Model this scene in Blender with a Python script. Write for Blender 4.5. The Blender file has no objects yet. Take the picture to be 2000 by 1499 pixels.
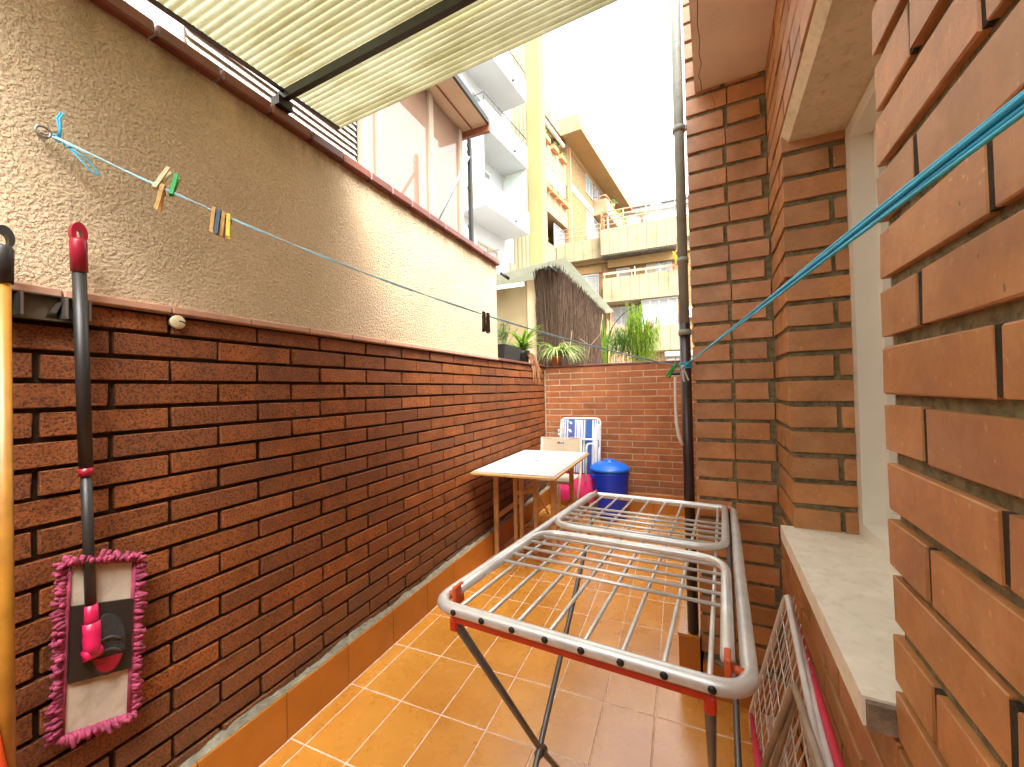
import bpy, math, random
from mathutils import Vector, Matrix
random.seed(7)
S = bpy.context.scene
COL = S.collection
R = math.radians
V = Vector

# ------------------------------------------------------------------ camera
F_PX, YAW, PITCH, ROLL, CAMH = 776.14, 0.3996, 0.0160, -0.0218, 1.3175
FW = V((-math.sin(YAW)*math.cos(PITCH), math.cos(YAW)*math.cos(PITCH), math.sin(PITCH)))
RT0 = V((math.cos(YAW), math.sin(YAW), 0))
UP0 = RT0.cross(FW)
RT = RT0*math.cos(ROLL) + UP0*math.sin(ROLL)
UP = -RT0*math.sin(ROLL) + UP0*math.cos(ROLL)
EYE = V((0, 0, CAMH))
cam = bpy.data.cameras.new('camera')
cam.sensor_width = 36.0
cam.lens = F_PX*36/2000
cam.clip_start = 0.02
cam.clip_end = 2000
camo = bpy.data.objects.new('camera', cam)
COL.objects.link(camo)
m = Matrix.Identity(4)
for i in range(3):
    m[i][0], m[i][1], m[i][2], m[i][3] = RT[i], UP[i], -FW[i], EYE[i]
camo.matrix_world = m
S.camera = camo

# ------------------------------------------------------------------ sky, sun, exposure
SUN_ELEV, SUN_AZ = 54, 130          # azimuth clockwise from +Y
w = bpy.data.worlds.new('World')
S.world = w
w.use_nodes = True
nt = w.node_tree
bg = nt.nodes['Background']
sky = nt.nodes.new('ShaderNodeTexSky')
sky.sky_type = 'NISHITA'
sky.sun_disc = False
sky.sun_elevation = R(SUN_ELEV)
sky.sun_rotation = R(SUN_AZ)
sky.dust_density = 6.0
sky.ozone_density = 1.0
hs = nt.nodes.new('ShaderNodeHueSaturation')
hs.inputs['Saturation'].default_value = 0.08
nt.links.new(sky.outputs[0], hs.inputs['Color'])
nt.links.new(hs.outputs[0], bg.inputs['Color'])
bg.inputs['Strength'].default_value = 0.15
sun = bpy.data.lights.new('sun', 'SUN')
sun.energy = 0.5
sun.angle = R(60)
sun.color = (1.0, 0.95, 0.88)
suno = bpy.data.objects.new('sun', sun)
COL.objects.link(suno)
sd = V((math.sin(R(SUN_AZ))*math.cos(R(SUN_ELEV)), math.cos(R(SUN_AZ))*math.cos(R(SUN_ELEV)), math.sin(R(SUN_ELEV))))
suno.rotation_euler = sd.to_track_quat('Z', 'Y').to_euler()
S.view_settings.view_transform = 'Standard'
S.view_settings.look = 'None'
S.view_settings.gamma = 1
S.view_settings.use_curve_mapping = False
S.view_settings.exposure = 2.9
S.render.engine = 'CYCLES'
S.cycles.max_bounces = 8
S.cycles.diffuse_bounces = 5
S.cycles.transparent_max_bounces = 12

# ------------------------------------------------------------------ pixel helpers (photo pixels -> directions)
def ray(x, y):
    return FW + RT*((x-1000)/F_PX) + UP*((749.5-y)/F_PX)
def onplane(P0, n, x, y):
    d = ray(x, y)
    return EYE + d*((V(P0)-EYE).dot(n)/d.dot(n))
def onX(v, x, y): return onplane((v, 0, 0), V((1, 0, 0)), x, y)
def onY(v, x, y): return onplane((0, v, 0), V((0, 1, 0)), x, y)
def onZ(v, x, y): return onplane((0, 0, v), V((0, 0, 1)), x, y)
def pj(P):
    q = V(P)-EYE
    z = q.dot(FW)
    return 1000+F_PX*q.dot(RT)/z, 749.5-F_PX*q.dot(UP)/z

# ------------------------------------------------------------------ materials
MATS = {}
def srgb(r, g, b):
    f = lambda c: (c/255/12.92) if c/255 <= .04045 else ((c/255+.055)/1.055)**2.4
    return (f(r), f(g), f(b))
class NT:
    def __init__(s, name):
        s.m = bpy.data.materials.new(name)
        s.m.use_nodes = True
        s.t = s.m.node_tree
        s.b = s.t.nodes['Principled BSDF']
        s.out = s.t.nodes['Material Output']
    def n(s, typ, **kw):
        o = s.t.nodes.new(typ)
        for k, v in kw.items():
            if k.startswith('i_'):
                o.inputs[int(k[2:]) if k[2:].isdigit() else k[2:]].default_value = v
            else:
                setattr(o, k, v)
        return o
    def l(s, a, b): s.t.links.new(a, b)
    def pos(s, local=False):
        if local:
            return s.n('ShaderNodeTexCoord').outputs['Object']
        return s.n('ShaderNodeNewGeometry').outputs['Position']
    def noise(s, scale, detail=4, rough=.55, vec=None, stretch=None):
        v = vec if vec is not None else s.pos()
        if stretch:
            mp = s.n('ShaderNodeMapping')
            mp.inputs['Scale'].default_value = stretch
            s.l(v, mp.inputs['Vector'])
            v = mp.outputs[0]
        o = s.n('ShaderNodeTexNoise')
        o.inputs['Scale'].default_value = scale
        o.inputs['Detail'].default_value = detail
        o.inputs['Roughness'].default_value = rough
        s.l(v, o.inputs['Vector'])
        return o.outputs['Fac']
    def ramp(s, fac, p0, c0, p1, c1):
        o = s.n('ShaderNodeValToRGB')
        e = o.color_ramp.elements
        e[0].position, e[0].color = p0, (*c0, 1)
        e[1].position, e[1].color = p1, (*c1, 1)
        s.l(fac, o.inputs[0])
        return o.outputs[0]
    def mix(s, fac, a, b, mode='MIX'):
        o = s.n('ShaderNodeMix', data_type='RGBA', blend_type=mode)
        for sock, val in ((o.inputs[0], fac), (o.inputs[6], a), (o.inputs[7], b)):
            if isinstance(val, (int, float)):
                sock.default_value = val
            elif isinstance(val, tuple):
                sock.default_value = (*val, 1)
            else:
                s.l(val, sock)
        return o.outputs[2]
    def math(s, op, a, b):
        o = s.n('ShaderNodeMath', operation=op)
        for sock, val in ((o.inputs[0], a), (o.inputs[1], b)):
            if isinstance(val, (int, float)):
                sock.default_value = val
            else:
                s.l(val, sock)
        return o.outputs[0]
    def bump(s, h, dist, strength=1.0, prev=None):
        o = s.n('ShaderNodeBump')
        o.inputs['Distance'].default_value = dist
        o.inputs['Strength'].default_value = strength
        s.l(h, o.inputs['Height'])
        if prev is not None:
            s.l(prev, o.inputs['Normal'])
        return o.outputs[0]

def mat(name, col, rough=.6, var=.15, vs=6, bump=0, bs=60, rnd=0, metal=0, spec=.5, dirt=None, ds=3, trans=0, coat=0):
    """plain procedural material: colour with noise variation, optional random per object, grain bump, dirt patches"""
    if name in MATS:
        return MATS[name]
    t = NT(name)
    dark = tuple(c*(1-var) for c in col)
    lite = tuple(min(1, c*(1+var*.8)) for c in col)
    c = t.ramp(t.noise(vs, 5), .3, dark, .7, lite)
    if rnd:
        oi = t.n('ShaderNodeObjectInfo')
        c = t.mix(1.0, c, t.ramp(oi.outputs['Random'], 0, (1-rnd,)*3, 1, (1+rnd*.6, 1+rnd*.45, 1+rnd*.3)), 'MULTIPLY')
    if dirt:
        f = t.ramp(t.noise(ds, 7, .62), .52, (0, 0, 0), .72, (1, 1, 1))
        c = t.mix(t.math('MULTIPLY', f, .75), c, dirt)
    t.l(c, t.b.inputs['Base Color'])
    rr = t.n('ShaderNodeMapRange')
    rr.inputs[3].default_value = max(.02, rough-.08)
    rr.inputs[4].default_value = min(1, rough+.1)
    t.l(t.noise(vs*2.3, 4), rr.inputs[0])
    t.l(rr.outputs[0], t.b.inputs['Roughness'])
    t.b.inputs['Metallic'].default_value = metal
    t.b.inputs['Specular IOR Level'].default_value = spec
    if coat:
        t.b.inputs['Coat Weight'].default_value = coat
    if bump:
        t.l(t.bump(t.noise(bs, 4, .6), bump), t.b.inputs['Normal'])
    if trans:
        tr = t.n('ShaderNodeBsdfTranslucent')
        t.l(c, tr.inputs['Color'])
        mx = t.n('ShaderNodeMixShader')
        mx.inputs[0].default_value = trans
        t.l(t.b.outputs[0], mx.inputs[1])
        t.l(tr.outputs[0], mx.inputs[2])
        t.l(mx.outputs[0], t.out.inputs['Surface'])
    MATS[name] = t.m
    return t.m

def brick_mat(name, col, speck, rough=.75, pit=.0016, pits=150, rnd=.3, grain=.35, tone=None, stain=None, spec=.4, pale=None):
    t = NT(name)
    dark = tuple(c*.72 for c in col)
    lite = tuple(min(1, c*1.25) for c in col)
    c = t.ramp(t.noise(9, 6, .6), .3, dark, .72, lite)
    oi = t.n('ShaderNodeObjectInfo')
    c = t.mix(1.0, c, t.ramp(oi.outputs['Random'], 0, (1-rnd, 1-rnd, 1-rnd), 1, (1+rnd*.55, 1+rnd*.4, 1+rnd*.3)), 'MULTIPLY')
    if tone:
        rr = t.n('ShaderNodeMath', operation='FRACT')
        mm = t.math('MULTIPLY', oi.outputs['Random'], 7.31)
        t.l(mm, rr.inputs[0])
        c = t.mix(t.ramp(rr.outputs[0], .55, (0, 0, 0), 1, (.6, .6, .6)), c, tone)
    p = t.noise(pits, 3, .7)
    f = t.ramp(p, .40, (1, 1, 1), .53, (0, 0, 0))
    c = t.mix(t.math('MULTIPLY', f, grain), c, speck)
    lt = t.ramp(t.noise(pits*1.7, 2, .5), .66, (0, 0, 0), .76, (1, 1, 1))
    c = t.mix(t.math('MULTIPLY', lt, .35), c, tuple(min(1, x*2.2+.05) for x in col))
    if pale:
        pf = t.math('MULTIPLY', t.ramp(t.noise(7, 6, .68), .50, (0, 0, 0), .74, (1, 1, 1)), .55)
        c = t.mix(pf, c, pale)
        hf = t.ramp(t.noise(48, 2, .5), .745, (0, 0, 0), .765, (1, 1, 1))
        c = t.mix(t.math('MULTIPLY', hf, .8), c, tuple(x*.25 for x in col))
    if stain:
        g = t.n('ShaderNodeSeparateXYZ')
        t.l(t.pos(), g.inputs[0])
        mr = t.n('ShaderNodeMapRange')
        mr.inputs[1].default_value, mr.inputs[2].default_value = stain[1]
        mr.inputs[3].default_value, mr.inputs[4].default_value = .85, 0
        t.l(g.outputs['Z'], mr.inputs[0])
        sf = t.math('MULTIPLY', mr.outputs[0], t.ramp(t.noise(5, 6, .65), .3, (.25, .25, .25), .7, (1, 1, 1)))
        c = t.mix(sf, c, stain[0])
        # streak runs
        sn = t.ramp(t.noise(3.2, 3, .5, stretch=(1, 1, .06)), .62, (0, 0, 0), .74, (.55, .55, .55))
        c = t.mix(sn, c, tuple(x*.6 for x in stain[0]))
    t.l(c, t.b.inputs['Base Color'])
    t.b.inputs['Roughness'].default_value = rough
    t.b.inputs['Specular IOR Level'].default_value = spec
    n1 = t.bump(p, pit)
    n2 = t.bump(t.noise(24, 4, .55), pit*1.3, 1, n1)
    t.l(n2, t.b.inputs['Normal'])
    MATS[name] = t.m
    return t.m

def metal_mat(name, col, rough=.3, metal=1.0, wear=None):
    t = NT(name)
    c = t.ramp(t.noise(14, 5), .3, tuple(x*.82 for x in col), .7, tuple(min(1, x*1.08) for x in col))
    if wear:
        c = t.mix(t.math('MULTIPLY', t.ramp(t.noise(22, 6, .7), .56, (0, 0, 0), .68, (1, 1, 1)), .7), c, wear)
    t.l(c, t.b.inputs['Base Color'])
    t.b.inputs['Metallic'].default_value = metal
    rr = t.n('ShaderNodeMapRange')
    rr.inputs[3].default_value, rr.inputs[4].default_value = rough*.75, rough*1.4
    t.l(t.noise(30, 4), rr.inputs[0])
    t.l(rr.outputs[0], t.b.inputs['Roughness'])
    MATS[name] = t.m
    return t.m

def stucco_mat(name, col, dist=.004, scale=105, dirt=(.2, .15, .09)):
    t = NT(name)
    c = t.ramp(t.noise(2.2, 6, .6), .3, tuple(x*.86 for x in col), .7, tuple(min(1, x*1.08) for x in col))
    c = t.mix(t.math('MULTIPLY', t.ramp(t.noise(scale, 3, .55), .36, (1, 1, 1), .5, (0, 0, 0)), .28), c, tuple(x*.55 for x in col))
    sp = t.ramp(t.noise(34, 3, .6), .70, (0, 0, 0), .8, (1, 1, 1))
    c = t.mix(t.math('MULTIPLY', sp, .25), c, dirt)
    big = t.ramp(t.noise(1.3, 6, .65), .55, (0, 0, 0), .8, (1, 1, 1))
    c = t.mix(t.math('MULTIPLY', big, .35), c, tuple(x*.7 for x in col))
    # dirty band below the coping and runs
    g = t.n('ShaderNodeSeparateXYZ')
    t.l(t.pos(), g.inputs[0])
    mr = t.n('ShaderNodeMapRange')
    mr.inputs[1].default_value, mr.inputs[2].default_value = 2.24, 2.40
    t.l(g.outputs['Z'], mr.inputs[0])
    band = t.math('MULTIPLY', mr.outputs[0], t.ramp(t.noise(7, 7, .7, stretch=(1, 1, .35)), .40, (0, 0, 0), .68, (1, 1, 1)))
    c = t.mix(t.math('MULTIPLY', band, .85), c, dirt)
    t.l(c, t.b.inputs['Base Color'])
    t.b.inputs['Roughness'].default_value = .9
    t.b.inputs['Specular IOR Level'].default_value = .2
    h = t.noise(scale, 3, .55)
    h2 = t.noise(scale*2.6, 3, .6)
    hh = t.ramp(h, .34, (0, 0, 0), .66, (1, 1, 1))
    n1 = t.bump(hh, dist*1.6)
    n2 = t.bump(h2, dist*.9, 1, n1)
    t.l(n2, t.b.inputs['Normal'])
    MATS[name] = t.m
    return t.m

def sheet_mat(name):
    t = NT(name)
    base = t.ramp(t.noise(3, 6, .6), .3, (.21, .19, .095), .75, (.38, .365, .235))
    streak = t.ramp(t.noise(14, 5, .65, stretch=(.18, 1, 1)), .48, (0, 0, 0), .72, (1, 1, 1))
    c = t.mix(t.math('MULTIPLY', streak, .75), base, (.13, .10, .03))
    yel = t.ramp(t.noise(4, 4, .6, stretch=(.1, 1.2, 1)), .60, (0, 0, 0), .68, (1, 1, 1))
    c = t.mix(t.math('MULTIPLY', yel, .5), c, (.36, .28, .04))
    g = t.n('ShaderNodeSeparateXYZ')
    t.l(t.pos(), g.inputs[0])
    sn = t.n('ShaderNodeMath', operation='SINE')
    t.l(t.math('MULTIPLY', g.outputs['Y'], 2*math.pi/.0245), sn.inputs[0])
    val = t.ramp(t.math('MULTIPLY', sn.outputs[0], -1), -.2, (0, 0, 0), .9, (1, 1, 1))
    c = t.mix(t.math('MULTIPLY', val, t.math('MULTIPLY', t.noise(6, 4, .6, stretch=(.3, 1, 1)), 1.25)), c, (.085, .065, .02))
    spk = t.ramp(t.noise(45, 4, .7), .60, (0, 0, 0), .70, (1, 1, 1))
    c = t.mix(t.math('MULTIPLY', spk, .4), c, (.14, .11, .05))
    t.l(c, t.b.inputs['Base Color'])
    t.b.inputs['Roughness'].default_value = .5
    tr = t.n('ShaderNodeBsdfTranslucent')
    t.l(c, tr.inputs['Color'])
    mx = t.n('ShaderNodeMixShader')
    mx.inputs[0].default_value = .70
    t.l(t.b.outputs[0], mx.inputs[1])
    t.l(tr.outputs[0], mx.inputs[2])
    t.l(mx.outputs[0], t.out.inputs['Surface'])
    MATS[name] = t.m
    return t.m

def glass_mat(name, tint, mirror=.0, rough=.02, alpha=.5):
    """window pane: part see-through, part reflecting"""
    t = NT(name)
    gl = t.n('ShaderNodeBsdfGlossy')
    gl.inputs['Roughness'].default_value = rough
    gl.inputs['Color'].default_value = (.95, .95, .95, 1)
    tp = t.n('ShaderNodeBsdfTransparent')
    tp.inputs['Color'].default_value = (*tint, 1)
    fr = t.n('ShaderNodeFresnel')
    fr.inputs['IOR'].default_value = 1.5
    f = t.math('ADD', fr.outputs[0], mirror)
    mx = t.n('ShaderNodeMixShader')
    t.l(f, mx.inputs[0])
    t.l(tp.outputs[0], mx.inputs[1])
    t.l(gl.outputs[0], mx.inputs[2])
    df = t.n('ShaderNodeBsdfDiffuse')
    df.inputs['Color'].default_value = (*tint, 1)
    m2 = t.n('ShaderNodeMixShader')
    m2.inputs[0].default_value = 1-alpha
    t.l(mx.outputs[0], m2.inputs[1])
    t.l(df.outputs[0], m2.inputs[2])
    t.l(m2.outputs[0], t.out.inputs['Surface'])
    MATS[name] = t.m
    return t.m

def stripe_mat(name, cols, width, axis='X', rough=.8):
    """woven stripes: flat print on fabric, along a local axis"""
    t = NT(name)
    g = t.n('ShaderNodeSeparateXYZ')
    t.l(t.pos(True), g.inputs[0])
    fr = t.n('ShaderNodeMath', operation='FRACT')
    t.l(t.math('MULTIPLY', g.outputs[axis], 1/width), fr.inputs[0])
    o = t.n('ShaderNodeValToRGB')
    o.color_ramp.interpolation = 'CONSTANT'
    e = o.color_ramp.elements
    e[0].position, e[0].color = 0, (*cols[0][1], 1)
    e[1].position, e[1].color = cols[1][0], (*cols[1][1], 1)
    for p, c in cols[2:]:
        q = e.new(p)
        q.color = (*c, 1)
    t.l(fr.outputs[0], o.inputs[0])
    t.l(o.outputs[0], t.b.inputs['Base Color'])
    t.b.inputs['Roughness'].default_value = rough
    t.l(t.bump(t.noise(300, 2), .0006), t.b.inputs['Normal'])
    MATS[name] = t.m
    return t.m

# ------------------------------------------------------------------ mesh helpers
class MB:
    def __init__(s):
        s.v, s.f, s.sm = [], [], []
    def add(s, vs, fs, smooth=False):
        b = len(s.v)
        s.v += [tuple(x) for x in vs]
        s.f += [tuple(b+i for i in f) for f in fs]
        s.sm += [smooth]*len(fs)
        return s
    def cbox(s, dims, c=.003, M=None):
        """box with chamfered edges, centred"""
        hx, hy, hz = (d/2 for d in dims)
        c = min(c, hx*.45, hy*.45, hz*.45)
        vs, idx = [], {}
        for sx in (-1, 1):
            for sy in (-1, 1):
                for sz in (-1, 1):
                    for k, (a, b, d) in enumerate(((0, c, c), (c, 0, c), (c, c, 0))):
                        idx[(sx, sy, sz, k)] = len(vs)
                        vs.append(V((sx*(hx-a), sy*(hy-b), sz*(hz-d))))
        I = idx
        fs = []
        def q(*ks): fs.append([I[k] for k in ks])
        for sg in (-1, 1):
            a = [(sg, y, z, 0) for y, z in ((-1, -1), (1, -1), (1, 1), (-1, 1))]
            q(*(a if sg > 0 else a[::-1]))
            a = [(x, sg, z, 1) for x, z in ((1, -1), (-1, -1), (-1, 1), (1, 1))]
            q(*(a if sg > 0 else a[::-1]))
            a = [(x, y, sg, 2) for x, y in ((-1, -1), (1, -1), (1, 1), (-1, 1))]
            q(*(a if sg > 0 else a[::-1]))
        for sy in (-1, 1):
            for sz in (-1, 1):
                a = [(-1, sy, sz, 1), (1, sy, sz, 1), (1, sy, sz, 2), (-1, sy, sz, 2)]
                q(*(a if sy*sz < 0 else a[::-1]))
        for sx in (-1, 1):
            for sz in (-1, 1):
                a = [(sx, -1, sz, 0), (sx, 1, sz, 0), (sx, 1, sz, 2), (sx, -1, sz, 2)]
                q(*(a if sx*sz > 0 else a[::-1]))
        for sx in (-1, 1):
            for sy in (-1, 1):
                a = [(sx, sy, -1, 0), (sx, sy, 1, 0), (sx, sy, 1, 1), (sx, sy, -1, 1)]
                q(*(a if sx*sy < 0 else a[::-1]))
        for sx in (-1, 1):
            for sy in (-1, 1):
                for sz in (-1, 1):
                    a = [(sx, sy, sz, k) for k in range(3)]
                    q(*(a if sx*sy*sz > 0 else a[::-1]))
        if M is not None:
            vs = [M @ x for x in vs]
        return s.add(vs, fs)
    def box(s, lo, hi, c=0):
        lo, hi = V(lo), V(hi)
        if c:
            return s.cbox(hi-lo, c, Matrix.Translation((lo+hi)/2))
        x0, y0, z0 = lo
        x1, y1, z1 = hi
        return s.hexa([(x0, y0, z0), (x1, y0, z0), (x1, y1, z0), (x0, y1, z0), (x0, y0, z1), (x1, y0, z1), (x1, y1, z1), (x0, y1, z1)])
    def hexa(s, p):
        return s.add(p, [(0, 3, 2, 1), (4, 5, 6, 7), (0, 1, 5, 4), (1, 2, 6, 5), (2, 3, 7, 6), (3, 0, 4, 7)])
    def prism(s, poly, ext):
        """polygon (list of 3d points) extruded by vector"""
        n = len(poly)
        a = [V(p) for p in poly]
        e = V(ext)
        nor = V((0, 0, 0))
        for i in range(n):
            nor += a[i].cross(a[(i+1) % n])
        if nor.dot(e) > 0:
            a = a[::-1]
        b = [p+e for p in a]
        fs = [tuple(range(n)), tuple(range(2*n-1, n-1, -1))]
        fs += [(i, n+i, n+(i+1) % n, (i+1) % n) for i in range(n)]
        return s.add(a+b, fs)
    def tube(s, pts, r, seg=10, closed=False, caps=True, flat=None):
        pts = [V(p) for p in pts]
        n = len(pts)
        rad = r if isinstance(r, (list, tuple)) else [r]*n
        T = []
        for i in range(n):
            if closed:
                d = pts[(i+1) % n]-pts[i-1]
            else:
                d = pts[min(i+1, n-1)]-pts[max(i-1, 0)]
            T.append(d.normalized())
        up = V((0, 0, 1)) if abs(T[0].z) < .9 else V((1, 0, 0))
        nrm = (up - T[0]*up.dot(T[0])).normalized()
        vs, fs = [], []
        for i in range(n):
            nrm = (nrm - T[i]*nrm.dot(T[i]))
            nrm.normalize()
            bi = T[i].cross(nrm)
            for k in range(seg):
                a = 2*math.pi*k/seg
                fx = flat[i] if flat else 1
                vs.append(pts[i] + (nrm*math.cos(a)*fx + bi*math.sin(a))*rad[i])
        m_ = n if closed else n-1
        for i in range(m_):
            j = (i+1) % n
            for k in range(seg):
                k2 = (k+1) % seg
                fs.append((i*seg+k, i*seg+k2, j*seg+k2, j*seg+k))
        if caps and not closed:
            fs.append(tuple(range(seg-1, -1, -1)))
            fs.append(tuple((n-1)*seg+k for k in range(seg)))
        return s.add(vs, fs, True)
    def lathe(s, prof, o=(0, 0, 0), seg=32, M=None):
        """profile [(r,z)...] about local z"""
        o = V(o)
        vs, fs = [], []
        for r_, z in prof:
            for k in range(seg):
                a = 2*math.pi*k/seg
                p = V((r_*math.cos(a), r_*math.sin(a), z))
                vs.append((M @ p if M is not None else p)+o)
        for i in range(len(prof)-1):
            for k in range(seg):
                k2 = (k+1) % seg
                fs.append((i*seg+k, i*seg+k2, (i+1)*seg+k2, (i+1)*seg+k))
        fs.append(tuple(range(seg-1, -1, -1)))
        fs.append(tuple((len(prof)-1)*seg+k for k in range(seg)))
        return s.add(vs, fs, True)
    def strip(s, pts, wv, wid, fold=0):
        """leaf ribbon: centre points, side vectors, widths"""
        vs, fs = [], []
        n = len(pts)
        for i in range(n):
            p = V(pts[i])
            sv = V(wv[i])*wid[i]
            vs += [p-sv, p+V((0, 0, -fold*wid[i])), p+sv]
        for i in range(n-1):
            a = i*3
            fs += [(a, a+1, a+4, a+3), (a+1, a+2, a+5, a+4)]
        return s.add(vs, fs, True)
    def ring_plate(s, outer, inner, ext):
        """plate with a hole: outer & inner loops with equal counts, extruded"""
        n = len(outer)
        e = V(ext)
        a, b = [V(p) for p in outer], [V(p) for p in inner]
        vs = a+b+[p+e for p in a]+[p+e for p in b]
        fs = []
        for i in range(n):
            j = (i+1) % n
            fs += [(i, n+i, n+j, j), (2*n+i, 2*n+j, 3*n+j, 3*n+i), (i, j, 2*n+j, 2*n+i), (n+j, n+i, 3*n+i, 3*n+j)]
        return s.add(vs, fs)
    def mesh(s, name, mt):
        me = bpy.data.meshes.new(name)
        me.from_pydata(s.v, [], s.f)
        me.polygons.foreach_set('use_smooth', s.sm)
        me.materials.append(mt)
        me.update()
        return me
    def build(s, name, mt, parent=None, kind=None, label=None):
        o = bpy.data.objects.new(name, s.mesh(name, mt))
        COL.objects.link(o)
        if parent is not None:
            o.parent = parent
        if kind:
            o['kind'] = kind
        if label:
            o['label'] = label
        return o

def empty(name, loc=(0, 0, 0)):
    o = bpy.data.objects.new(name, None)
    o.empty_display_size = .05
    o.location = loc
    COL.objects.link(o)
    return o
def tag(o, label, cat, group=None):
    o['label'] = label
    o['category'] = cat
    if group:
        o['group'] = group
    return o
def thing(name, label, cat, group=None, loc=(0, 0, 0)):
    return tag(empty(name, loc), label, cat, group)
def structure(name, mb, mt):
    return mb.build(name, mt, kind='structure')

class Frame:
    """vertical facade frame: along, out, up"""
    def __init__(s, Q, ang):
        s.Q = V(Q)
        s.U = V((math.sin(ang), math.cos(ang), 0))
        s.N = V((math.cos(ang), -math.sin(ang), 0))
        s.sg = 1
    def flip(s):
        s.N = -s.N
        return s
    def P(s, a, o, z): return V((s.Q.x, s.Q.y, 0)) + s.U*a + s.N*o + V((0, 0, z))
    def box(s, mb, a0, a1, o0, o1, z0, z1):
        p = [s.P(a, o, z) for z in (z0, z1) for a, o in ((a0, o0), (a1, o0), (a1, o1), (a0, o1))]
        if s.N.cross(s.U).z > 0:
            p = [p[0], p[3], p[2], p[1], p[4], p[7], p[6], p[5]]
        return mb.hexa(p)
    def loc(s, W):
        w_ = V(W)-V((s.Q.x, s.Q.y, 0))
        return w_.dot(s.U), w_.dot(s.N), W[2]
    def at(s, x, y, o=0):
        """pixel -> (along, z) on the plane out=o"""
        W = onplane(s.P(0, o, 0), s.N, x, y)
        a, _, z = s.loc(W)
        return a, z

# shared brick meshes ------------------------------------------------
BR = {}
def brick(parent, pos, zrot, dims, mt, c=.003, jit=.0012, name='brick', kindkey='', wob=.25, rag=0):
    d = tuple(round(x/.002)*.002 for x in dims)
    va = random.randint(0, 3) if rag else 0
    k = (d, mt.name, kindkey, va)
    if k not in BR:
        mb = MB().cbox(d, c)
        if rag:
            mb.v = [tuple(x+random.gauss(0, rag) for x in p) for p in mb.v]
        BR[k] = mb.mesh(name, mt)
    o = bpy.data.objects.new(name, BR[k])
    COL.objects.link(o)
    o.parent = parent
    o.location = pos
    o.rotation_euler = (R(random.gauss(0, wob)), R(random.gauss(0, wob*.6)), zrot+R(random.gauss(0, wob*.8)))
    return o

def rounded_loop(c0, c1, c2, c3, r, seg=5):
    """closed loop through 4 corners with rounded corners"""
    P = [V(c0), V(c1), V(c2), V(c3)]
    out = []
    for i in range(4):
        a, b, c = P[i-1], P[i], P[(i+1) % 4]
        d0, d1 = (a-b).normalized(), (c-b).normalized()
        s0, s1 = b+d0*r, b+d1*r
        for k in range(seg+1):
            t = k/seg
            out.append(s0*(1-t)**2 + b*2*t*(1-t) + s1*t**2)
    return out
def bend(pts, r, seg=4):
    """open polyline with rounded bends"""
    P = [V(p) for p in pts]
    out = [P[0]]
    for i in range(1, len(P)-1):
        a, b, c = P[i-1], P[i], P[i+1]
        rr = min(r, (a-b).length*.45, (c-b).length*.45)
        s0, s1 = b+(a-b).normalized()*rr, b+(c-b).normalized()*rr
        for k in range(seg+1):
            t = k/seg
            out.append(s0*(1-t)**2 + b*2*t*(1-t) + s1*t**2)
    out.append(P[-1])
    return out

# ================================================================== materials used
M_BRL = brick_mat('brick_rustic', (.30, .088, .016), (.035, .011, .004), .7, .0030, 165, .26, .78, (.17, .055, .019), ((.10, .065, .035), (.12, .55)))
M_BRB = brick_mat('brick_back', (.38, .128, .040), (.18, .055, .02), .75, .0010, 120, .22, .3, (.30, .12, .05), ((.16, .10, .055), (.15, .42)))
M_BRR = brick_mat('brick_smooth', (.50, .222, .070), (.30, .11, .04), .48, .0009, 60, .18, .22, spec=.95, pale=(.62, .37, .20))
M_MORL = mat('mortar_brown', (.045, .026, .014), .95, .3, 20, .003, 160)
M_MORB = mat('mortar_pale', (.46, .36, .24), .95, .25, 20, .002, 160)
M_MORR = mat('mortar_sandy', (.24, .205, .115), .95, .4, 40, .004, 220, dirt=(.04, .033, .02), ds=60)
M_STUC = stucco_mat('stucco_beige', (.78, .60, .385))
def tile_mat():
    t = NT('terracotta_tile')
    c = t.ramp(t.noise(4, 5, .55), .3, (.56, .225, .026), .7, (.68, .310, .050))
    oi = t.n('ShaderNodeObjectInfo')
    c = t.mix(1.0, c, t.ramp(oi.outputs['Random'], 0, (.9, .88, .86), 1, (1.06, 1.06, 1.06)), 'MULTIPLY')
    sp = t.ramp(t.noise(260, 2, .5), .67, (0, 0, 0), .73, (1, 1, 1))
    sp = t.math('MULTIPLY', sp, t.ramp(t.noise(2.2, 3), .4, (.1, .1, .1), .65, (.8, .8, .8)))
    c = t.mix(sp, c, (.20, .075, .025))
    lt = t.ramp(t.noise(13, 4, .6), .56, (0, 0, 0), .8, (.22, .22, .22))
    c = t.mix(lt, c, (.72, .36, .12))
    t.l(c, t.b.inputs['Base Color'])
    t.b.inputs['Specular IOR Level'].default_value = 1.0
    t.b.inputs['Coat Weight'].default_value = .45
    t.b.inputs['Coat Roughness'].default_value = .22
    rr = t.n('ShaderNodeMapRange')
    rr.inputs[3].default_value, rr.inputs[4].default_value = .20, .36
    t.l(t.noise(9, 5, .6), rr.inputs[0])
    t.l(rr.outputs[0], t.b.inputs['Roughness'])
    t.l(t.bump(t.noise(14, 3), .0008), t.b.inputs['Normal'])
    MATS['terracotta_tile'] = t.m
    return t.m
M_TILE = tile_mat()
M_SKIRT = mat('terracotta_skirting', (.46, .160, .018), .34, .16, 6, .0004, 40, .08, spec=.5)
M_GROUT = mat('grout_pink', (.74, .54, .40), .9, .25, 30, .001, 200)
M_CEM = mat('cement_grey', (.24, .215, .15), .95, .35, 25, .004, 130, dirt=(.10, .09, .05), ds=30)
M_COPE = mat('coping_glazed', (.17, .052, .034), .35, .25, 12, .0006, 60, .2, spec=.6)
M_LEDGE = mat('ledge_tile_pink', (.55, .30, .20), .6, .15, 14, .0008, 80, .12)
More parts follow.
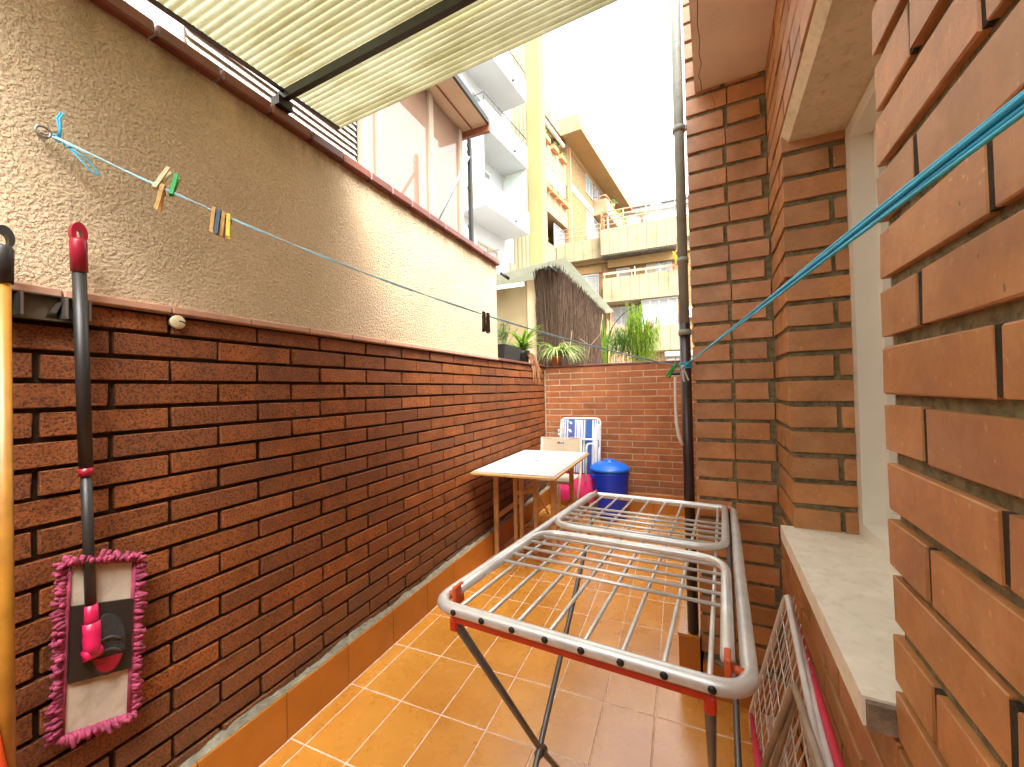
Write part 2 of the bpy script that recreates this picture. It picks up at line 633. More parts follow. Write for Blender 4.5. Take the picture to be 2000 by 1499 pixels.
M_CONC = mat('lintel_concrete', (.74, .64, .45), .9, .12, 10, .002, 140, dirt=(.50, .40, .26), ds=55)
M_PLAST = mat('slab_plaster', (.80, .69, .58), .9, .1, 4, .0012, 90)
M_SILL = mat('sill_stone', (.84, .79, .66), .55, .08, 18, .0006, 150, dirt=(.66, .60, .47), ds=40)
M_SILLC = mat('sill_cut', (.25, .19, .13), .95, .4, 25, .004, 90)
M_ALU = mat('frame_cream', (.80, .78, .70), .35, .06, 6)
M_WHITE = mat('white_paint', (.78, .77, .73), .5, .06, 6)
M_GROUND = mat('ground_concrete', (.30, .28, .25), .95, .2, 2, .003, 20)

# ================================================================== ground & floor
g = MB().box((-400, -400, -.30), (400, 400, -.10))
structure('ground', g, M_GROUND)
floor = MB().box((-1.45, -1.2, -.098), (.62, 4.43, -.0018)).build('floor', M_GROUT, kind='structure')
XG, TW, YG, TL = -1.3345, .2014, 1.0832, .3051
tx = [XG + i*TW for i in range(-1, 9)]
for i in range(len(tx)-1):
    for j in range(-7, 11):
        x0, x1 = max(tx[i], -1.410), tx[i+1]
        y0, y1 = YG+j*TL, min(YG+(j+1)*TL, 4.40)
        if y1-y0 < .03:
            continue
        gp = .0075
        brick(floor, ((x0+x1)/2+random.gauss(0, .0004), (y0+y1)/2+random.gauss(0, .0004), -.0095+random.gauss(0, .0003)), 0, (x1-x0-gp*.8, y1-y0-gp, .019), M_TILE, .0016, name='floor_tile', wob=.06)

# ================================================================== left wall: brick below, render above, glazed coping
A = 1.45
wl = thing('patio_wall', 'long party wall, rustic red brick below and rough beige render above', 'wall')
MB().box((-1.72, -1.2, -.098), (-1.465, 4.56, 1.574)).build('mortar', M_MORL, wl)
MB().box((-1.70, -1.2, 1.574), (-A, 3.13, 2.40)).build('render', M_STUC, wl, label='rough beige spatter render on the upper wall')
zj = [1.508-.072*k for k in range(-1, 20)]
zj[0] = 1.572
extra = MB()
for r_ in range(len(zj)-1):
    zt, zb = zj[r_], zj[r_+1]
    if zt < .17:
        break
    y = .7203-.2781*8+(.139 if r_ % 2 else 0)
    while y < 4.42:
        y0, y1 = max(y, -1.2), min(y+.2781, 4.415)
        y += .2781
        if y1-y0 < .03:
            continue
        dims = (.05, y1-y0-.0125, zt-zb-.0115)
        pos = V((-A-.025+random.gauss(0, .0011), (y0+y1)/2+random.gauss(0, .0015), (zt+zb)/2+random.gauss(0, .0008)))
        if .22 < (y0+y1)/2 < 4.15:
            brick(wl, pos, 0, dims, M_BRL, .0022, rag=.0007)
        else:
            extra.cbox(dims, .0022, Matrix.Translation(pos))
extra.build('brick_infill', M_BRL, wl, kind='stuff')
# pink ledge tiles between brick and render
y = -1.2
while y < 4.40:
    L = random.uniform(.22, .27)
    y1 = min(y+L, 4.41)
    top = 1.598
    MB().cbox((.062 if y < 3.1 else .26, y1-y-.003, .022), .003, Matrix.Translation((-A-.014+.003 if y < 3.1 else -A-.113, (y+y1)/2, 1.5865))).build('ledge_tile', M_LEDGE if y < 3.1 else M_COPE, wl)
    y = y1
# coping tiles
cj = [-1.2, -.95, -.70, -.46, -.22, .02, .25, .465, .676, .86, 1.042, 1.222, 1.398, 1.574, 1.74, 1.91, 2.085, 2.27, 2.46, 2.65, 2.84, 3.0, 3.145]
for a, b in zip(cj[:-1], cj[1:]):
    brick(wl, (-1.565, (a+b)/2, 2.4225+random.gauss(0, .001)), 0, (.30, b-a-.006, .045), M_COPE, .006, name='coping_tile', wob=.3)
# dark sealing line under coping
# skirting
def skirting(parent, axis, fixed, a0, a1, h, step, off, mt=M_SKIRT, thick=.03):
    a = off
    while a < a1:
        b = min(a+step, a1)
        aa = max(a, a0)
        if b-aa > .02:
            if axis == 'Y':
                brick(parent, (fixed, (aa+b)/2, h/2+.001), 0, (thick, b-aa-.003, h), mt, .0015, name='skirting_tile', wob=.08)
            else:
                brick(parent, ((aa+b)/2, fixed, h/2+.001), 0, (b-aa-.003, thick, h), mt, .0015, name='skirting_tile', wob=.08)
        a += step
skirting(wl, 'Y', -1.428, -1.2, 4.40, .176, TL, YG-8*TL-.012)
# ragged cement fillet above skirting
fil = MB()
vs, fs = [], []
y, hgt = -1.2, .014
while y < 4.4:
    hgt = min(.020, max(.003, hgt+random.gauss(0, .0035)))
    f_ = -1.421+random.gauss(0, .0025)
    vs += [(-1.456, y, .177+hgt), (-1.446+random.gauss(0, .002), y, .178+hgt*.75), (-1.436+random.gauss(0, .002), y, .180+hgt*.3), (f_, y, .1785), (f_, y, .165)]
    y += random.uniform(.008, .016)
n_ = len(vs)//5
for i in range(n_-1):
    for k in range(4):
        a = i*5+k
        fs.append((a, a+1, a+6, a+5))
fil.add(vs, fs)
fil.build('cement_fillet', M_CEM, wl)

# ================================================================== wall closing the patio behind the photographer
rw_ = thing('rear_wall', 'plain cream rendered wall at the near end of the patio', 'wall')
MB().box((-1.44, -1.45, -.098), (.25, -1.21, 2.35)).build('render', mat('rear_render', (.62, .52, .40), .9, .1, 3, .002, 60), rw_)
MB().box((-1.44, -1.47, 2.351), (.27, -1.19, 2.39)).build('coping', M_COPE, rw_)

# ================================================================== back wall
YB = 4.42
wb = thing('back_wall', 'low reddish brick wall with pale joints closing off the patio end', 'wall')
MB().box((-1.459, YB+.0025, -.098), (.42, YB+.13, 1.545)).build('mortar', M_MORB, wb)
PB = .0682
xj = onY(YB, 1231, 720).x
for k in range(20):
    zt = 1.562-PB*k
    x = xj-.262*6+(.131 if k % 2 else 0)
    while x < .40:
        x0, x1 = max(x, -1.447), min(x+.262, .41)
        x += .262
        if x1-x0 < .03:
            continue
        brick(wb, ((x0+x1)/2+random.gauss(0, .0012), YB+.03+random.gauss(0, .0008), zt-PB/2+random.gauss(0, .0006)), 0, (x1-x0-.0065, .06, PB-.008), M_BRB, .0022, rag=.0006)
MB().cbox((1.87, .16, .022), .004, Matrix.Translation((-.52, YB+.072, 1.574))).build('wall_cap', M_COPE, wb)
skirting(wb, 'X', YB-.014, -1.41, .40, .192, .30, -1.41-.08)

# ================================================================== house on the right (turned 4 degrees)
HF = Frame((.355, 1.89, 0), R(4)).flip()
HR = -R(4)
hs_ = thing('house', 'smooth orange brick house wall with recessed window, concrete lintel and corner pier', 'house')
core = MB()
HZ = 3.7
HF.box(core, -3.4, -1.157, -3.0, -.009, -.098, HZ)
HF.box(core, -1.157, -.303, -3.0, -.009, -.098, .795)
HF.box(core, -1.157, -.303, -3.0, -.009, 2.162, HZ)
HF.box(core, -.303, 2.75, -3.0, -.009, -.098, HZ)
HF.box(core, -1.157, -.303, -3.0, -1.1, .795, 2.162)
HF.box(core, .010, 2.62, -.009, .291, -.098, HZ)
core.build('mortar', M_MORR, hs_)
PN = .0826
def hb(s0, s1, o0, o1, z0, z1, gap=.0172, vgap=.0125):
    L, D, H = s1-s0-vgap, o1-o0, z1-z0-gap
    if L < .012 or D < .01:
        return
    p = HF.P((s0+s1)/2+random.gauss(0, .001), (o0+o1)/2+random.gauss(0, .0012), (z0+z1)/2+random.gauss(0, .0008))
    brick(hs_, p, HR, (D, L, H), M_BRR, .0016, rag=.0006)
hstuff = MB()
def hbs(s0, s1, o0, o1, z0, z1, gap=.0172, vgap=.0125):
    L, D, H = s1-s0-vgap, o1-o0, z1-z0-gap
    if L < .012:
        return
    hstuff.cbox((D, L, H), .0025, Matrix.Translation(HF.P((s0+s1)/2, (o0+o1)/2, (z0+z1)/2)) @ Matrix.Rotation(HR, 4, 'Z'))
E1, E2 = -1.145, -.315
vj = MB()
# near wall beside the window
for r_ in range(-10, 21):
    z0 = .88+PN*r_
    if z0 < .1:
        continue
    s = E1
    L = .12 if r_ % 2 == 0 else .26
    first = True
    while s > -2.3:
        f = hb if (s > -1.75 and z0 < 2.1) else hbs
        f(s-L, s+(.0055 if first else 0), -.12 if first else -.05, 0, z0, z0+PN)
        s -= L
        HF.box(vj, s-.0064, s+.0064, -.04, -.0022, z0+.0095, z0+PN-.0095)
        L = .28
        first = False
# under the sill
for r_ in range(-9, 0):
    z0 = .88+PN*r_-.082
    if z0 < .13:
        continue
    s = -.0
    L = .13 if r_ % 2 else .27
    while s > E1:
        hb(max(s-L, E1), s, -.05, 0, z0, z0+PN)
        s -= L
        L = .28
# strip between the window and pier, with the window reveal
PP = .0835
for r_ in range(-1, 21):
    z0 = .832+PP*r_
    if z0 < .80 or z0 > 2.58:
        continue
    if z0+PP*.5 < 2.14:
        if r_ % 2:
            hb(E2-.0055, -.185, -.285, 0, z0, z0+PP)
            hb(-.185, .005, -.05, 0, z0, z0+PP)
        else:
            hb(E2-.0055, -.245, -.125, 0, z0, z0+PP)
            hb(E2-.0055, -.245, -.30, -.137, z0, z0+PP)
            hb(-.245, .005, -.05, 0, z0, z0+PP)
for r_ in range(7):
    z0 = 2.166+.0765*r_
    s = .005
    L = .25 if r_ % 2 else .11
    while s > -1.5:
        hb(s-L, s, -.05, 0, z0, z0+.0765, .010)
        s -= L
        L = .28
# pier front face
for r_ in range(-8, 31):
    z0 = .832+PP*r_
    if z0 < .145:
        continue
    k = r_ % 2
    w1 = .150+random.gauss(0, .004)
    o_r = .022 if k else .003
    for (oa, ob) in ((o_r, w1-.004), (w1+(.008 if k else -.002), .302)):
        p = HF.P(.06+random.gauss(0, .001), (oa+ob)/2, z0+PP/2+random.gauss(0, .0008))
        brick(hs_, p, HR, (ob-oa-.003, .12, PP-.0145), M_BRR, .0016, wob=.35, rag=.0006)
# pier side face (turned away from the photograph), joined
for r_ in range(-8, 31):
    z0 = .832+PP*r_
    if z0 < .145:
        continue
    s = .122
    L = .14 if r_ % 2 else .28
    while s < 2.55:
        hbs(s, s+L, .255, .302, z0, z0+PP)
        s += L
        L = .28
vj.build('upright_joints', mat('joint_shade', (.035, .024, .014), .95, .3, 40, .003, 200), hs_, kind='stuff')  # near-black strips paint the shade inside the deep upright joints
hstuff.build('brick_infill', M_BRR, hs_, kind='stuff')
# lintel, sill, slab
lt = MB()
lo = [HF.P(s, o, z) for s, o, z in ((-.300, -.004, 2.160), (-.300, .0, 2.150), (-.300, -.022, 2.122), (-.300, -.32, 2.118), (-.300, -.32, 2.160))]
lt.prism(lo, HF.U*(-.86))
lt.build('lintel', M_CONC, hs_, label='stippled cream concrete window lintel')
sl = MB()
HF.box(sl, -1.128, -.300, -.235, .034, .797, .842)
so = sl.build('window_sill', M_SILL, hs_, label='pale stone window sill with a broken mortar end')
sc = MB()
HF.box(sc, -1.139, -1.1285, -.06, .030, .799, .838)
sc.build('broken_end', M_SILLC, so)
sb_ = MB()
sb_.prism([HF.P(s, o, 2.601) for s, o in ((-.001, .001), (-2.6, .001), (-2.6, .262), (-.001, .262))], V((0, 0, .17)))
slab = sb_.build('balcony_slab', M_PLAST, hs_, label='plastered underside of the balcony slab with a crack')
# crack in the plaster: thin dark groove
ck = MB()
pts = [(-.001, .235), (-.06, .237), (-.10, .244), (-.16, .232), (-.22, .239), (-.28, .234), (-.36, .240), (-.46, .236), (-.56, .24)]
ck.tube([HF.P(a, b, 2.6005) for a, b in pts], .0011, 5)
ck.build('crack', mat('crack_dark', (.05, .035, .025), .95), slab)
ck = MB()
pts = [(.20, 2.60), (.198, 2.57), (.186, 2.53), (.187, 2.50)]
ck.tube([HF.P(-.0005, b, z) for b, z in pts], .0009, 5)
ck.build('crack', MATS['crack_dark'], hs_)
# window
wn = empty('window')
wn.parent = hs_
def ring(mb, s0, s1, z0, z1, w_, o0, o1):
    HF.box(mb, s0, s1, o0, o1, z0, z0+w_)
    HF.box(mb, s0, s1, o0, o1, z1-w_, z1)
    HF.box(mb, s0, s0+w_, o0, o1, z0+w_, z1-w_)
    HF.box(mb, s1-w_, s1, o0, o1, z0+w_, z1-w_)
fr = MB()
ring(fr, -1.152, -.308, .843, 2.117, .045, -.30, -.170)
fr.build('frame', M_ALU, wn)
fr = MB()
ring(fr, -.745, -.345, .889, 2.071, .045, -.265, -.225)
fr.build('sash', M_ALU, wn)
fr = MB()
ring(fr, -1.112, -.715, .889, 2.071, .045, -.225, -.188)
fr.build('sash', M_ALU, wn)
M_WG = glass_mat('window_glass', (.55, .55, .5), .25, .02, .85)
p_ = MB()
HF.box(p_, -.702, -.388, -.247, -.242, .932, 2.028)
p_.build('pane', M_WG, wn)
p_ = MB()
HF.box(p_, -1.069, -.758, -.208, -.203, .932, 2.028)
p_.build('pane', M_WG, wn)
# pier skirting
for i, (o0, o1) in enumerate(((-.0, .12), (.12, .296))):
    sk = MB()
    HF.box(sk, -.030, -.001, o0+.001, o1-.002, .0, .140)
    sk.build('skirting_tile', M_SKIRT, hs_)
fil = MB()
fil.tube([HF.P(-.012+random.gauss(0, .003), o*.02, .143+random.gauss(0, .003)) for o in range(0, 15)], [random.uniform(.010, .016) for _ in range(15)], 6)
fil.build('cement_fillet', M_CEM, hs_)
for k in range(6):
    sk = MB()
    HF.box(sk, -1.6+k*.265, -1.6+(k+1)*.265-.003, .001, .022, 0, .135)
    sk.build('skirting_tile', M_SKIRT, hs_)
# tiled boxing at the pier foot
tb = thing('pipe_boxing', 'low terracotta tiled boxing at the foot of the brick pier', 'boxing')
bx_ = MB()
HF.box(bx_, -.028, .78, .304, .388, 0, .232)
bx_.build('body', M_SKIRT, tb)
bx_ = MB()
HF.box(bx_, -.031, .40, .303, .391, .2325, .244)
bx_.build('top_tile', M_TILE, tb)
bx_ = MB()
HF.box(bx_, .403, .78, .303, .391, .2325, .244)
bx_.build('top_tile', M_TILE, tb)

# ================================================================== downpipe
dp = thing('downpipe', 'slim rainwater pipe on the brick pier corner, grey above and dark brown below', 'pipe')
M_PIPEG = metal_mat('pipe_grey', (.30, .31, .26), .5, .0, (.16, .16, .13))
M_PIPEB = mat('pipe_brown', (.035, .016, .012), .35, .3, 12, spec=.6)
pt = lambda z, o=.330, s=-.0: HF.P(s, o, z)
zsplit = HF.loc(onplane(HF.P(0, .33, 0), HF.U, 1345, 645))[2]
MB().tube([pt(zsplit), pt(3.68)], .0205, 16).build('upper_section', M_PIPEG, dp)
MB().tube([pt(.246), pt(zsplit+.03)], .0225, 16).build('lower_section', M_PIPEB, dp)
for z in (zsplit-.01, 2.46):
    b_ = MB().tube([pt(z-.012), pt(z+.012)], .0265, 16)
    HF.box(b_, -.008, .008, .30, .318, z-.01, z+.01)
    b_.build('bracket', M_PIPEG, dp)
MB().tube([pt(1.86), pt(1.885)], .024, 16).build('socket', M_PIPEG, dp)

# ================================================================== corrugated canopy
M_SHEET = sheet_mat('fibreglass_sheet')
M_BLACK = mat('black_steel', (.012, .011, .010), .45, .3, 12)
cn = thing('canopy', 'weathered translucent corrugated canopy sheet on a black beam above the party wall', 'canopy')
def can_z(x, y): return 2.534 + .058*(y-1.363) + .0725*(x+1.40)
def sheet(x0, x1, y0, y1, zf, pitch, amp, nx=6, th=.0025, per=8, axis='Y'):
    mb = MB()
    n = int((y1-y0)/pitch*per)
    vs, fs = [], []
    for i in range(n+1):
        y_ = y0+(y1-y0)*i/n
        dz = amp*math.sin(2*math.pi*y_/pitch)
        for k in range(nx+1):
            x_ = x0+(x1-x0)*k/nx
            vs.append((x_, y_, zf(x_, y_)+dz))
    for i in range(n):
        for k in range(nx):
            a = i*(nx+1)+k
            fs.append((a, a+1, a+nx+2, a+nx+1))
    mb.add(vs, fs, True)
    return mb
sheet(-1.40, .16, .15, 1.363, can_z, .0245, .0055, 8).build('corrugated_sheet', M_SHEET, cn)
b_ = MB()
def beam(y, x0, x1, h=.036, wd=.022):
    z0, z1 = can_z(x0, y)-.006, can_z(x1, y)-.006
    b_.hexa([(x0, y-wd/2, z0-h), (x1, y-wd/2, z1-h), (x1, y+wd/2, z1-h), (x0, y+wd/2, z0-h), (x0, y-wd/2, z0), (x1, y-wd/2, z1), (x1, y+wd/2, z1), (x0, y+wd/2, z0)])
beam(1.085, -1.43, .33)
b_.build('beam', M_BLACK, cn)
b_ = MB()
beam(.24, -1.43, .33)
b_.build('beam', M_BLACK, cn)
b_ = MB()
b_.hexa([(-1.405, .15, 2.450), (-1.390, .15, 2.450), (-1.390, 1.35, 2.517), (-1.405, 1.35, 2.517), (-1.405, .15, 2.459), (-1.390, .15, 2.459), (-1.390, 1.35, 2.526), (-1.405, 1.35, 2.526)])
b_.build('edge_strip', M_BLACK, cn)
for y in (1.085, .24):
    MB().box((-1.440, y-.03, 2.4455), (-1.395, y+.03, can_z(-1.43, y)-.036)).build('bracket', M_BLACK, cn)

# ================================================================== clotheslines, hook
M_BLUE = mat('line_blue', (.36, .66, .78), .4, .1, 30, spec=.5)
M_BLUE2 = mat('line_blue_bright', (.05, .55, .88), .4, .15, 30, spec=.5)
M_STEEL = metal_mat('galvanised', (.35, .34, .31), .45)
hk = onX(-1.43, 82, 259)
hook = thing('eye_hook', 'small steel eye hook screwed into the beige render', 'hook')
a_ = MB().tube([(-1.452, hk.y, hk.z), (-1.436, hk.y, hk.z)], .003, 8)
a_.tube([V((-1.424+.0*k, hk.y+.013*math.cos(k*.5236), hk.z+.013*math.sin(k*.5236))) for k in range(12)], .0028, 8, True)
a_.tube([(-1.436, hk.y, hk.z), (-1.424, hk.y+.013, hk.z)], .0028, 8)
a_.build('eye', M_STEEL, hook)
L0 = V((-1.418, hk.y+.014, hk.z-.004))
L1 = HF.P(-.03, .345, 1.402)
def cl(t): return L0*(1-t)+L1*t + V((0, 0, -.085*4*t*(1-t)*(1-.25*t)))
cline = thing('clothesline', 'thin pale blue washing line sagging from the rendered wall to the downpipe', 'clothesline')
c_ = MB()
for k in (-1, 1):
    c_.tube([cl(i/40)+V((0, 0, .0017*k*math.cos(i*.8)))+V((.0015*k*math.sin(i*.8), 0, 0)) for i in range(41)], .0019, 6)
c_.build('line', M_BLUE, cline)
kn = MB()
kn.tube([L0+V((.004*math.cos(i*1.1), .0045*i*.55, .006*math.sin(i*1.1)-.0009*i)) for i in range(16)], .0022, 6)
kn.build('knot', M_BLUE2, cline)
tl = MB()
e0 = L0+V((0, .008, 0))
tl.tube([e0, e0+V((.006, .002, .02)), e0+V((.01, -.004, .045)), e0+V((.008, .004, .064))], .0022, 6)
tl.tube([e0+V((.002, .004, .0)), e0+V((.012, .002, .02)), e0+V((.013, .000, .045)), e0+V((.011, .008, .063))], .0022, 6)
tl.tube(bend([e0+V((0, .02, -.012)), e0+V((.012, .050, -.030)), e0+V((.014, .075, -.062)), e0+V((.010, .060, -.060)), e0+V((.002, .022, -.016))], .01), .0019, 6)
tl.build('tail', M_BLUE2, cline)
lb = thing('clothesline', 'bundle of bright blue washing lines stretched along the window wall from the downpipe', 'clothesline')
B0 = HF.P(-.035, .345, 1.395)
B1 = onplane(HF.P(0, .045, 0), HF.N, 2000, 205)
B2 = B0+(B1-B0)*1.35
lm = MB()
rr_ = random.Random(3)
offs = [(.0, .008, .0017), (.002, .0035, .0020), (-.001, -.0015, .0021), (.0025, -.006, .0018), (-.002, .003, .0016)]
for ox, oz, rd in offs:
    pts = []
    for i in range(25):
        t = i/24
        k = min(1, t*1.5)
        pts.append(B0*(1-t)+B2*t + HF.N*(ox*k)+V((0, 0, (oz*(.35+.9*t))*k + .0008*math.sin(i*.9+oz*900))))
    lm.tube(pts, rd, 7)
lm.build('line', M_BLUE2, lb)
wl_ = MB()
for k in range(5):
    q = HF.P(0, .330, 1.388+.006*k)
    wl_.tube([q+V((.0255*math.cos(a*.524), .0255*math.sin(a*.524), .001*a)) for a in range(13)], .0021, 6)
wl_.build('knot', M_BLUE2, lb)

# ------------------------------------------------------------------ pegs
def pmat(n, c): return mat('peg_'+n, c, .5, .2, 90)
def peg(p, along, tilt, m_, label, group=None, twist=0, L=.072, spread=.28, plastic=False):
    """spring peg gripping the line at p: two tapered jaws and a wire spring"""
    root = thing('clothes_peg', label, 'clothes peg', group, loc=p)
    al = V(along).normalized()
    jl = L
    wj, tj = .0095, .0062
    dn = V((0, 0, -1))
    side = al.cross(dn).normalized()
    q = Matrix((al, side, -dn)).transposed().to_4x4()
    rot = Matrix.Rotation(tilt, 4, al) @ Matrix.Rotation(twist, 4, side) @ q
    for sg in (-1, 1):
        a = MB()
        zs = [(.010, .0006, .0052), (.002, .0012, .0062), (-.012, .0008, .0070), (-.030, .0030, .0085), (-jl+.012, .0075, .0118)]
        vs, fs = [], []
        for z, i_, o_ in zs:
            for x in (-wj/2, wj/2):
                vs += [V((x, sg*i_, z)), V((x, sg*o_, z))]
        for i in range(len(zs)-1):
            b = i*4
            fs += [(b, b+4, b+6, b+2), (b+1, b+3, b+7, b+5), (b, b+1, b+5, b+4), (b+2, b+6, b+7, b+3)]
        e = (len(zs)-1)*4
        fs += [(0, 2, 3, 1), (e, e+1, e+3, e+2)]
        if sg < 0:
            fs = [f[::-1] for f in fs]
        a.add([rot @ v for v in vs], fs)
        a.build('jaw', m_, root)
    sp = MB()
    sp.tube([rot @ V((-.0062+.0125*i/20, .0074*math.sin(i*1.05), -.012+.0074*math.cos(i*1.05))) for i in range(21)], .0008, 5)
    sp.build('spring', M_BLACK, root)
    return root
LD = (L1-L0).normalized()
def t_at(px):
    lo, hi = 0., 1.
    for _ in range(40):
        mid = (lo+hi)/2
        if pj(cl(mid))[0] < px: lo = mid
        else: hi = mid
    return (lo+hi)/2
M_PW1, M_PW2, M_PW3 = pmat('pale', (.62, .50, .26)), pmat('wood', (.55, .30, .07)), pmat('old', (.07, .040, .025))
M_PG, M_PB, M_PY, M_PWH = pmat('green', (.01, .36, .06)), pmat('blue', (.005, .06, .11)), pmat('yellow', (.75, .55, .01)), pmat('white', (.75, .75, .72))
for px, mm_, ti, tw, lab in ((306, M_PW1, 2.9, .15, 'pale wooden clothes peg beside the green peg on the line'),
                             (318, M_PW2, .15, .25, 'honey coloured wooden peg hanging next to the green peg'),
                             (336, M_PG, 2.75, .45, 'green plastic clothes peg standing up on the line'),
                             (418, M_PW2, .1, .1, 'wooden peg on the outer side of the dark blue peg'),
                             (428, M_PB, .0, .1, 'dark blue clothes peg between two wooden pegs'),
                             (438, M_PW2, .15, .15, 'wooden peg between the dark blue peg and yellow peg'),
                             (447, M_PY, -.1, .0, 'bright yellow plastic clothes peg at the end of its row')):
    peg(cl(t_at(px)), LD, ti, mm_, lab, 'pegs on the washing line', tw)
for px in (945, 953):
    peg(cl(t_at(px)), LD, .0, M_PW3, 'dark weathered wooden peg in the lone pair on the line', 'dark weathered peg pair', .0)
peg(cl(t_at(1318)), LD, .5, M_PG, 'green and yellow peg on the line close to the downpipe', None, .3)
peg(B0+(B1-B0)*.02+V((0, -.01, 0)), (B1-B0), .25, M_PWH, 'white plastic peg on the blue line bundle by the downpipe', None, .2)
# short white hose-like cord end hanging by the pipe
hc = thing('cord_end', 'white plastic cord handle hanging beside the downpipe', 'cord')
c0 = HF.P(-.03, .372, 1.36)
MB().tube([c0, c0+V((-.002, 0, -.10)), c0+V((0, 0, -.20)), c0+V((.008, 0, -.26)), c0+V((.022, 0, -.30))], [.0055, .006, .0075, .0075, .006], 10).build('handle', M_WHITE, hc)
MB().tube([c0+V((-.018, 0, .012)), c0+V((.020, 0, .012))], .006, 10).build('toggle', M_PB, hc)
MB().tube([c0+V((.002, 0, .01)), c0+V((.002, .01, .09)), HF.P(-.026, .345, 1.43)], .0018, 6).build('cord', M_WHITE, hc)

# ================================================================== mop, broom, holder, knob
M_PINK = mat('pink_plastic', (.50, .008, .065), .35, .1, 10, spec=.5)
M_DRED = mat('crimson_plastic', (.30, .008, .025), .35, .1, 10, spec=.5)
M_FRNG = mat('chenille_pink', (.36, .055, .115), .95, .45, 45, .001, 400)
M_FELT = mat('felt_cream', (.58, .49, .37), .95, .2, 14, .001, 300, dirt=(.30, .23, .15), ds=12)
M_DARK = mat('charcoal_plastic', (.022, .018, .015), .45, .2, 8)
M_GREYP = mat('grey_plastic', (.04, .04, .04), .25, .1, 8)
XM = -1.395
mt0, mt1 = onX(XM, 152, 445), onX(XM-.02, 178, 1215)
mop = thing('flat_mop', 'flat mop with black handle, crimson grip and pink fringed head against the brick', 'mop')
dv = (mt1-mt0).normalized()
Lh = (mt1-mt0).length
MB().tube([mt0+dv*.10, mt0+dv*(Lh*.62)], .0135, 16).build('handle', M_DARK, mop, label='black telescopic tube')
MB().tube([mt0+dv*(Lh*.60), mt0+dv*(Lh*1.0)], .0108, 16).build('inner_tube', M_DARK, mop)
MB().tube([mt0+dv*(Lh*.605), mt0+dv*(Lh*.625)], .0145, 16).build('collar', M_DRED, mop)
# grip with an eyelet
g_ = MB()
up_, sd_ = -dv, V((0, 1, 0))
out = [mt0+sd_*(.0155*math.cos(a))-up_*.018+up_*(.030*max(0, math.sin(a))) + (V((0, 0, 0)) if math.sin(a) >= 0 else -up_*.02*(-math.sin(a))) for a in [2*math.pi*k/24 for k in range(24)]]
inn = [mt0+sd_*(.0060*math.cos(a))-up_*.020+up_*(.014*math.sin(a)) for a in [2*math.pi*k/24 for k in range(24)]]
g_.ring_plate([p-V((.0095, 0, 0)) for p in out], [p-V((.0095, 0, 0)) for p in inn], V((.019, 0, 0)))
g_.tube([mt0+dv*.028, mt0+dv*.036, mt0+dv*.112], [.0135, .0165, .0160], 16)
g_.build('grip', M_DRED, mop)
# head (a flat pad standing on its short side against the wall)
hc_ = [onX(-1.425, *q) for q in ((131, 1108), (262, 1088), (252, 1398), (117, 1432))]
Hx = ((hc_[1]-hc_[0])+(hc_[2]-hc_[3])).normalized()
Hz = ((hc_[0]-hc_[3])+(hc_[1]-hc_[2])).normalized()
hcen = sum(hc_, V((0, 0, 0)))/4
HW, HH = ((hc_[1]-hc_[0]).length+(hc_[2]-hc_[3]).length)/4, ((hc_[0]-hc_[3]).length+(hc_[1]-hc_[2]).length)/4
HN = V((1, 0, 0))
def hp(u, v, o=0): return hcen+Hx*(u*HW)+Hz*(v*HH)+HN*o
def pad(mb, u0, u1, v0, v1, o0, o1):
    mb.hexa([hp(u0, v0, o0), hp(u1, v0, o0), hp(u1, v0, o1), hp(u0, v0, o1), hp(u0, v1, o0), hp(u1, v1, o0), hp(u1, v1, o1), hp(u0, v1, o1)])
pd = MB()
pad(pd, -1, 1, -1, 1, -.012, .004)
pad_o = pd.build('mop_cloth', M_FELT, mop, label='cream cloth backing of the mop pad')
ed = MB()
for u in (-1, 1):
    ed.tube([hp(u*.97, v, .004) for v in (-1, -.5, 0, .5, 1)], .0055, 8)
ed.build('piping', M_FRNG, pad_o)
pl = MB()
pad(pl, -.88, .92, -.40, .50, .0045, .013)
plo = pl.build('plate', M_DARK, mop, label='black plastic mop plate')
ov = MB()
ov.prism([hp(.13+.56*math.cos(a), -.02+.38*math.sin(a), .0132) for a in [2*math.pi*k/28 for k in range(28)]], HN*.006)
ov.build('boss', M_GREYP, plo)
ov = MB()
ov.prism([hp(.13+.50*math.cos(a), -.02+.34*math.sin(a), .0193) for a in [math.pi+.45+(math.pi-.9)*k/14 for k in range(15)]], HN*.003)
ov.build('pedal', M_DRED, plo)
ov = MB()
for v in (.02, -.13):
    ov.tube([hp(-.2+.75*k/6, v+.05*math.sin(k/6*math.pi), .021) for k in range(7)], .004, 8)
ov.build('yoke', M_GREYP, plo)
kk = onX(-1.398, 180, 1276)
jn = MB()
jn.tube([mt1-dv*.045, mt1-dv*.01, mt1+dv*.005], [.0135, .0150, .0150], 16)
jn.tube([mt1+dv*.0, mt1+dv*.03, kk-dv*.02, kk], [.0185, .0185, .016, .016], 16)
jn.tube([kk-V((0, .017, 0)), kk+V((0, .017, 0))], .014, 14)
jn.build('joint', M_PINK, mop, label='bright pink swivel joint')
fr_ = MB()
rf = random.Random(11)
def strand(p, d, L):
    d = d.normalized()
    j = V((rf.gauss(0, .25), rf.gauss(0, .25), rf.gauss(0, .25)))
    e = p+(d+j*.6)*L
    mdp = p+(d)*L*.55
    e.x, mdp.x = max(e.x, -1.443), max(mdp.x, -1.443)
    fr_.tube([p, mdp, e], [.0048, .0058, .0042], 6)
for i in range(46):
    v = -1+2*i/45
    for u in (-1, 1):
        for k in range(2):
            strand(hp(u*.97, v, -.004+.007*k), Hx*u*.9+HN*rf.uniform(-.1, .7)+Hz*rf.gauss(0, .2), rf.uniform(.018, .030))
